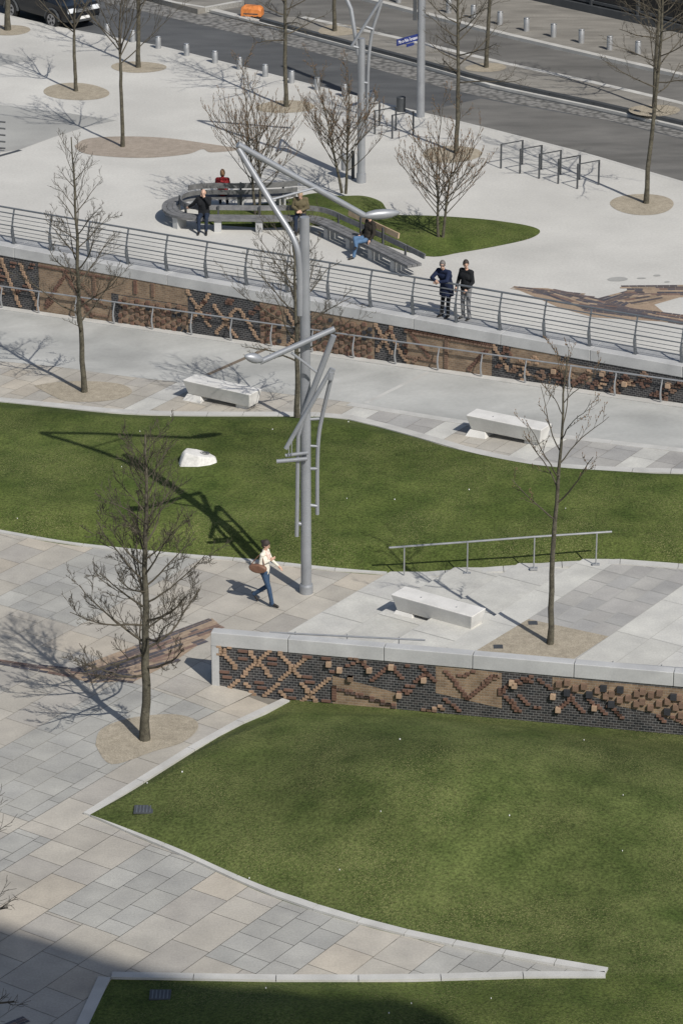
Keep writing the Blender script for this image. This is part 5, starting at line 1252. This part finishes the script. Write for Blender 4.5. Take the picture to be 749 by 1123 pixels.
def person(loc, rz, label, J, mats, coat=0.0, hair=(0.03, 0.022, 0.018), hairlen=0.0, female=False, look=(0, 0), bald=False, scale=1.0):
    """J: joints in local space, x to the person's right, y forward, z up"""
    root = empty('person', loc, rz, label, 'person'); root.scale = (scale,) * 3
    J = {k: Vector(v) for k, v in J.items()}; mb = MB(); bones = []
    def bone(a, b, r0, r1, m): cap_mesh(mb, a, b, r0, r1); bones.append((a, b, (r0 + r1) / 2, m))
    TOP, LEG, SKIN, SHOE = 0, 1, 2, 3
    pel, ch, nk = J['pelvis'], J['chest'], J['neck']; sw = .5 * (.30 if female else .34); up = (ch - pel).normalized(); rt = (J['sr'] - J['sl']).normalized()
    hipw = .085
    bone(pel - rt * hipw, pel + rt * hipw, .105, .105, LEG); bone(pel + up * .06 - rt * .05, pel + up * .06 + rt * .05, .11 + coat, .11 + coat, TOP)
    mid = pel.lerp(ch, .5)
    bone(mid - rt * .05, mid + rt * .05, .095 + coat, .095 + coat, TOP); bone(ch - rt * .09, ch + rt * .09, .11 + coat, .11 + coat, TOP)
    bone(mid, ch, .12 + coat * .7, .125 + coat * .7, TOP); bone(pel, mid, .12 + coat * .5, .12 + coat * .5, TOP)
    bone(J['sl'], J['sr'], .065 + coat * .5, .065 + coat * .5, TOP); bone(ch, nk, .10, .06, TOP)
    hd = J['head']; bone(nk, hd - Vector((0, 0, .06)), .052, .05, SKIN)
    for s in 'lr':
        bone(J['s' + s], J['e' + s], .056 + coat * .5, .045 + coat * .4, TOP); bone(J['e' + s], J['w' + s], .044 + coat * .4, .033 + coat * .3, TOP)
        w_ = J['w' + s]; dirh = (w_ - J['e' + s]).normalized(); hand = w_ + dirh * .05
        bone(w_, w_ + dirh * .08, .028, .036, SKIN)
        sd_ = dirh.cross(Vector((0, 1, .3))).normalized(); pn = dirh.cross(sd_).normalized()
        for k in range(4):
            o_ = sd_ * (-.03 + .02 * k); l1 = (.042, .048, .045, .036)[k]; q0 = w_ + dirh * .10 + o_; q1 = q0 + dirh * l1 + pn * .008; q2 = q1 + dirh * l1 * .6 + pn * .022
            bone(q0, q1, .011, .010, SKIN); bone(q1, q2, .010, .008, SKIN)
        t0 = w_ + dirh * .04 + sd_ * -.03; t1 = t0 + dirh * .035 - sd_ * .03; bone(t0, t1, .013, .011, SKIN); bone(t1, t1 + dirh * .03, .011, .009, SKIN)
        h = J['h' + s]; bone(h, J['k' + s], .088, .062, LEG); bone(J['k' + s], J['a' + s], .062, .052, LEG)
        a_ = J['a' + s]; tt = J['t' + s]; bone(a_ + (tt - a_) * -.25, tt, .042, .034, SHOE)
    hm = Matrix.Rotation(look[0], 3, 'Z') @ Matrix.Rotation(look[1], 3, 'X')
    def hp(x, y, z): return hd + hm @ Vector((x, y, z))
    m1 = len(mb.V); ellipsoid(mb, hp(0, 0, 0.02), .076, .093, .105, hm); ellipsoid(mb, hp(0, .025, -.05), .055, .062, .065, hm)
    bones.append((hp(0, 0, .05), hp(0, .03, -.08), .09, SKIN))
    cap_mesh(mb, hp(0, .085, .015), hp(0, .112, -.022), .010, .015, 8)             # nose
    cap_mesh(mb, hp(-.03, .087, .034), hp(.03, .087, .034), .010, .010, 8)         # brow
    cap_mesh(mb, hp(-.018, .088, -.062), hp(.018, .088, -.062), .009, .009, 8)      # mouth
    for s in (-1, 1): ellipsoid(mb, hp(s * .078, -.005, .0), .012, .024, .032, hm, 8)   # ears
    tmp = mb.build('body', mats); md = tmp.modifiers.new('r', 'REMESH'); md.mode = 'VOXEL'; md.voxel_size = .0115; md.use_smooth_shade = True
    sm_ = tmp.modifiers.new('s', 'SMOOTH'); sm_.factor = .5; sm_.iterations = 3
    dg = bpy.context.evaluated_depsgraph_get(); me = bpy.data.meshes.new_from_object(tmp.evaluated_get(dg)); bpy.data.objects.remove(tmp)
    me.materials.clear()
    for m in mats: me.materials.append(m)
    for p in me.polygons:
        c = p.center; best = 9; bi = 0
        for (a, b_, r_, m) in bones:
            ab = b_ - a; t = max(0, min(1, (c - a).dot(ab) / max(ab.length_squared, 1e-9))); ds = (c - a - ab * t).length - r_
            if ds < best: best = ds; bi = m
        p.material_index = bi; p.use_smooth = True
    body = bpy.data.objects.new('body', me); col.objects.link(body); body.parent = root
    # eyes
    hmx = nmat('hair', hair, [v * 1.6 for v in hair], .7, scale=20)
    for s in (-1, 1):
        e = MB(); ellipsoid(e, hp(s * .03, .088, .012), .012, .008, .008, hm, 8); e.build('eye', M['dark'], body)
    hb = MB(); V = []; F = []; n = 18; m = 9
    for j in range(m + 1):
        ph = math.pi * (.70 if not bald else .6) * j / m
        for i in range(n):
            a = 2 * math.pi * i / n; fr = math.sin(a)         # +y is the face
            lim = ph * (1 - .42 * max(0, fr)) if not bald else ph
            k = 1.0 + .03 * math.sin(7 * a + 3 * j)
            V.append(hp(.087 * k * math.sin(lim) * math.cos(a), .102 * k * math.sin(lim) * math.sin(a) - .006, .03 + .115 * k * math.cos(lim) - (hairlen * (j / m) ** 3 if fr < .3 else 0)))
    for j in range(m):
        for i in range(n): F.append([j * n + i, (j + 1) * n + i, (j + 1) * n + (i + 1) % n, j * n + (i + 1) % n])
    if not bald: hb.add(V, F); ho = hb.build('hair', hmx, root, smooth=True)
    else:
        for s in (-1, 0, 1): ellipsoid(hb, hp(s * .06, -.05 - .02 * (s == 0), .0), .03, .045, .05, hm, 8)
        hb.build('hair', hmx, root, smooth=True)
    return root, hp
skin = nmat('skin', (0.50, 0.31, 0.22), (0.56, 0.36, 0.27), .55, scale=12)
def cloth(n, c, k=1.4): return nmat(n, c, [v * k for v in c], .9, scale=9, fine=60, fineamt=.1, bump=.5, bscale=18, spec=.2)
shoe = nmat('shoe_leather', (0.015, 0.013, 0.012), None, .5)
navy = cloth('navy_cloth', (0.012, 0.018, 0.042)); blk = cloth('black_cloth', (0.012, 0.013, 0.015)); jean = cloth('denim', (0.035, 0.062, 0.11)); cream = cloth('cream_knit', (0.66, 0.63, 0.54), 1.1)
grey_t = cloth('grey_trousers', (0.17, 0.17, 0.175)); redc = cloth('red_cloth', (0.20, 0.02, 0.022)); olive = cloth('olive_cloth', (0.10, 0.085, 0.05)); leather = cloth('dark_leather', (0.025, 0.022, 0.018)); bag = nmat('brown_leather', (0.14, 0.07, 0.045), (0.2, 0.11, 0.07), .5, scale=8); ljean = cloth('light_denim', (0.07, 0.125, 0.21)); dtrou = cloth('dark_blue_trousers', (0.018, 0.026, 0.045))
def standing(**k):
    J = dict(pelvis=(0, 0, .93), chest=(0, .0, 1.27), neck=(0, .0, 1.47), head=(0, .03, 1.62), sl=(-.17, 0, 1.41), sr=(.17, 0, 1.41), el=(-.24, -.03, 1.13), er=(.24, -.03, 1.13), wl=(-.25, .06, .89), wr=(.25, .06, .89),
             hl=(-.09, 0, .90), hr=(.09, 0, .90), kl=(-.10, .02, .49), kr=(.10, .02, .49), al=(-.11, -.02, .08), ar=(.11, -.02, .08), tl=(-.13, .14, .04), tr=(.13, .14, .04)); J.update(k); return J
def sitting(**k):
    J = dict(pelvis=(0, 0, .56), chest=(0, .02, .90), neck=(0, .04, 1.09), head=(0, .08, 1.24), sl=(-.17, .02, 1.03), sr=(.17, .02, 1.03), el=(-.24, .05, .78), er=(.24, .05, .78), wl=(-.14, .27, .66), wr=(.14, .27, .66),
             hl=(-.09, .02, .53), hr=(.09, .02, .53), kl=(-.12, .44, .52), kr=(.12, .44, .52), al=(-.12, .46, .09), ar=(.12, .46, .09), tl=(-.13, .62, .04), tr=(.13, .62, .04)); J.update(k); return J
# woman walking to the right, slightly towards the camera
f0 = P(291, 663, 0)
J = standing(pelvis=(0, 0, .92), hl=(-.08, 0, .90), hr=(.08, 0, .90), kr=(.08, .14, .50), ar=(.08, .22, .09), tr=(.09, .38, .04), kl=(-.08, .03, .48), al=(-.09, -.34, .20), tl=(-.09, -.25, .06), sl=(-.155, 0, 1.40), sr=(.155, 0, 1.40),
             el=(-.23, .08, 1.14), wl=(-.20, .27, 1.02), er=(.20, -.04, 1.14), wr=(.10, .17, 1.26))
r_, hp = person(f0, R(-112), 'woman in cream top and blue jeans walking with a brown shoulder bag', J, [cream, jean, skin, shoe], .0, hairlen=.03, female=True, look=(R(8), R(-18)), scale=.97)
mb = MB(); V = []
ellipsoid(mb, hp(0, -.10, .05), .04, .05, .05); mb.build('hair_knot', nmat('hair', (.02, .016, .014)), r_, smooth=True)
mb = MB(); mb.tube([(0, .03, 1.42), (.03, .1, 1.38), (.02, .12, 1.25)], [.07, .065, .04], 8); mb.build('scarf', cloth('pale_scarf', (.58, .46, .40)), r_, smooth=True)
# bag
def local_pt(root, v): 
    s = root.scale[0]; v = Matrix.Rotation(root.rotation_euler.z, 3, 'Z') @ (Vector(v) * s); return Vector(root.location) + v
bp = local_pt(r_, (.25, -.08, 1.08)); bg_ = empty('shoulder_bag', bp, r_.rotation_euler.z, 'brown leather shoulder bag carried by the walking woman', 'bag')
mb = MB(); V = []
for x, k in ((-.06, .85), (0, 1), (.06, .85)):
    for a in range(14): t = 2 * math.pi * a / 14; V.append((x, .25 * k * math.cos(t), .14 * k * math.sin(t) * (1 if math.sin(t) < 0 else .75)))
F = [[j * 14 + a, j * 14 + (a + 1) % 14, (j + 1) * 14 + (a + 1) % 14, (j + 1) * 14 + a] for j in range(2) for a in range(14)] + [list(range(14))[::-1], [28 + a for a in range(14)]]
mb.add(V, F); o = mb.build('pouch', bag, bg_, bevel=.02, smooth=True)
mb = MB(); mb.tube(smooth_path([(0, .18, .05), (-.04, .12, .2), (-.08, .05, .33), (-.06, -.08, .2), (0, -.18, .05)], 4), .012, 6); mb.build('strap', bag, bg_, smooth=True)

# two people at the balustrade
rl = math.atan2(N1.y, N1.x) - math.pi / 2       # facing the balustrade (local +y = N1)
f1 = P(487, 348.5, ZU + .0)
J = standing(pelvis=(0, -.12, .93), chest=(0, .0, 1.25), neck=(0, .07, 1.44), head=(.0, .12, 1.59), sl=(-.18, .05, 1.38), sr=(.18, .05, 1.38), el=(-.26, .26, 1.20), wl=(-.06, .36, 1.16), er=(.27, .25, 1.20), wr=(.06, .37, 1.18), hl=(-.09, -.12, .9), hr=(.09, -.12, .9), kl=(-.10, -.04, .49), kr=(.1, -.06, .49))
r_, hp = person(f1, rl + R(-8), 'person in a navy coat and sunglasses leaning on the balustrade', J, [navy, blk, skin, shoe], .03, hair=(.10, .09, .085), look=(R(28), R(-5)), scale=1.02)
mb = MB(); mb.tube([hp(-.07, .06, .015), hp(-.04, .1, .015), hp(.04, .1, .015), hp(.07, .06, .015)], .014, 6); mb.build('sunglasses', M['dark'], r_)
mb = MB(); n = 14; V = []
for z, rx, ry, yo in ((1.2, .19, .15, -.02), (.95, .20, .17, -.10), (.66, .225, .18, -.10)):
    for i in range(n): a = 2 * math.pi * i / n; V.append((rx * math.cos(a), ry * math.sin(a) + yo, z))
F = [[j * n + i, j * n + (i + 1) % n, (j + 1) * n + (i + 1) % n, (j + 1) * n + i][::-1] for j in range(2) for i in range(n)]; mb.add(V, F); mb.build('coat_skirt', navy, r_, smooth=True)
f2 = P(510.5, 350.5, ZU)
J = standing(el=(-.25, .02, 1.15), wl=(-.2, .2, 1.0), er=(.25, .02, 1.15), wr=(.2, .18, .98))
r_, hp = person(f2, rl + R(-12), 'person in a black jacket and grey trousers standing upright at the balustrade', J, [blk, grey_t, skin, shoe], .03, hair=(.025, .018, .014), look=(R(50), R(-5)), scale=1.03)

# seated people on the long bench
def bench_pt(px, py): 
    q = P(px, py, ZU + .45); i = min(range(len(BSM)), key=lambda k: (BSM[k] - q).length); return BSM[i], BNR[i]
p, nn = bench_pt(222, 237); fz_ = math.atan2(-nn.y, -nn.x) - math.pi / 2
J = sitting(wl=(-.02, .14, 1.13), el=(-.2, .22, .92), er=(.35, -.08, .82), wr=(.48, -.16, .72), head=(0, .1, 1.24), kr=(.12, .40, .50), al=(-.1, .42, .09))
person(Vector((p.x, p.y, ZU)), fz_, 'bald person in a black jacket seated with one hand at the face', sitting(**{k: tuple(v) for k, v in J.items()}), [blk, dtrou, skin, shoe], .03, hair=(.20, .16, .12), bald=True, look=(0, R(-8)))
p, nn = bench_pt(246, 213.5); p = BSM[min(range(len(BSM) // 3), key=lambda k: abs(BSM[k].x - P(245, 214, ZU + .45).x))]; i = min(range(len(BSM) // 3), key=lambda k: (BSM[k] - p).length); nn = BNR[i]; fz_ = math.atan2(-nn.y, -nn.x) - math.pi / 2
person(Vector((p.x, p.y, ZU)) + nn * .02 - Vector((0, 0, .0)), fz_, 'person in red seen from behind over the backrest of the bench', sitting(), [redc, dtrou, skin, shoe], .03, hair=(.14, .08, .04), hairlen=.05, female=True, scale=.94)
p, nn = bench_pt(329, 239); fz_ = math.atan2(-nn.y, -nn.x) - math.pi / 2
J = sitting(head=(0, .14, 1.2), wl=(-.04, .30, .74), wr=(.05, .30, .74))
person(Vector((p.x, p.y, ZU)), fz_, 'person in an olive jacket seated behind the top of the lamp mast', J, [olive, dtrou, skin, shoe], .03, hair=(.28, .2, .13), look=(0, R(-25)))
p, nn = bench_pt(404, 265); fz_ = math.atan2(-nn.y, -nn.x) - math.pi / 2
J = sitting(pelvis=(0, .0, .56), chest=(0, -.08, .9), neck=(0, -.09, 1.09), head=(0, -.06, 1.24), sl=(-.17, -.09, 1.03), sr=(.17, -.09, 1.03), el=(-.28, -.05, .76), wl=(-.3, .1, .6), er=(.28, -.1, .76), wr=(.24, .12, .62), kr=(.02, .46, .62), ar=(-.22, .55, .42), tr=(-.3, .66, .38), kl=(-.1, .46, .52), al=(-.12, .58, .09), tl=(-.12, .75, .04))
person(Vector((p.x, p.y, ZU)), fz_, 'person in a dark jacket and light blue jeans sitting cross-legged on the bench', J, [leather, ljean, skin, shoe], .035, hair=(.22, .17, .12), bald=True, look=(R(10), R(-15)))
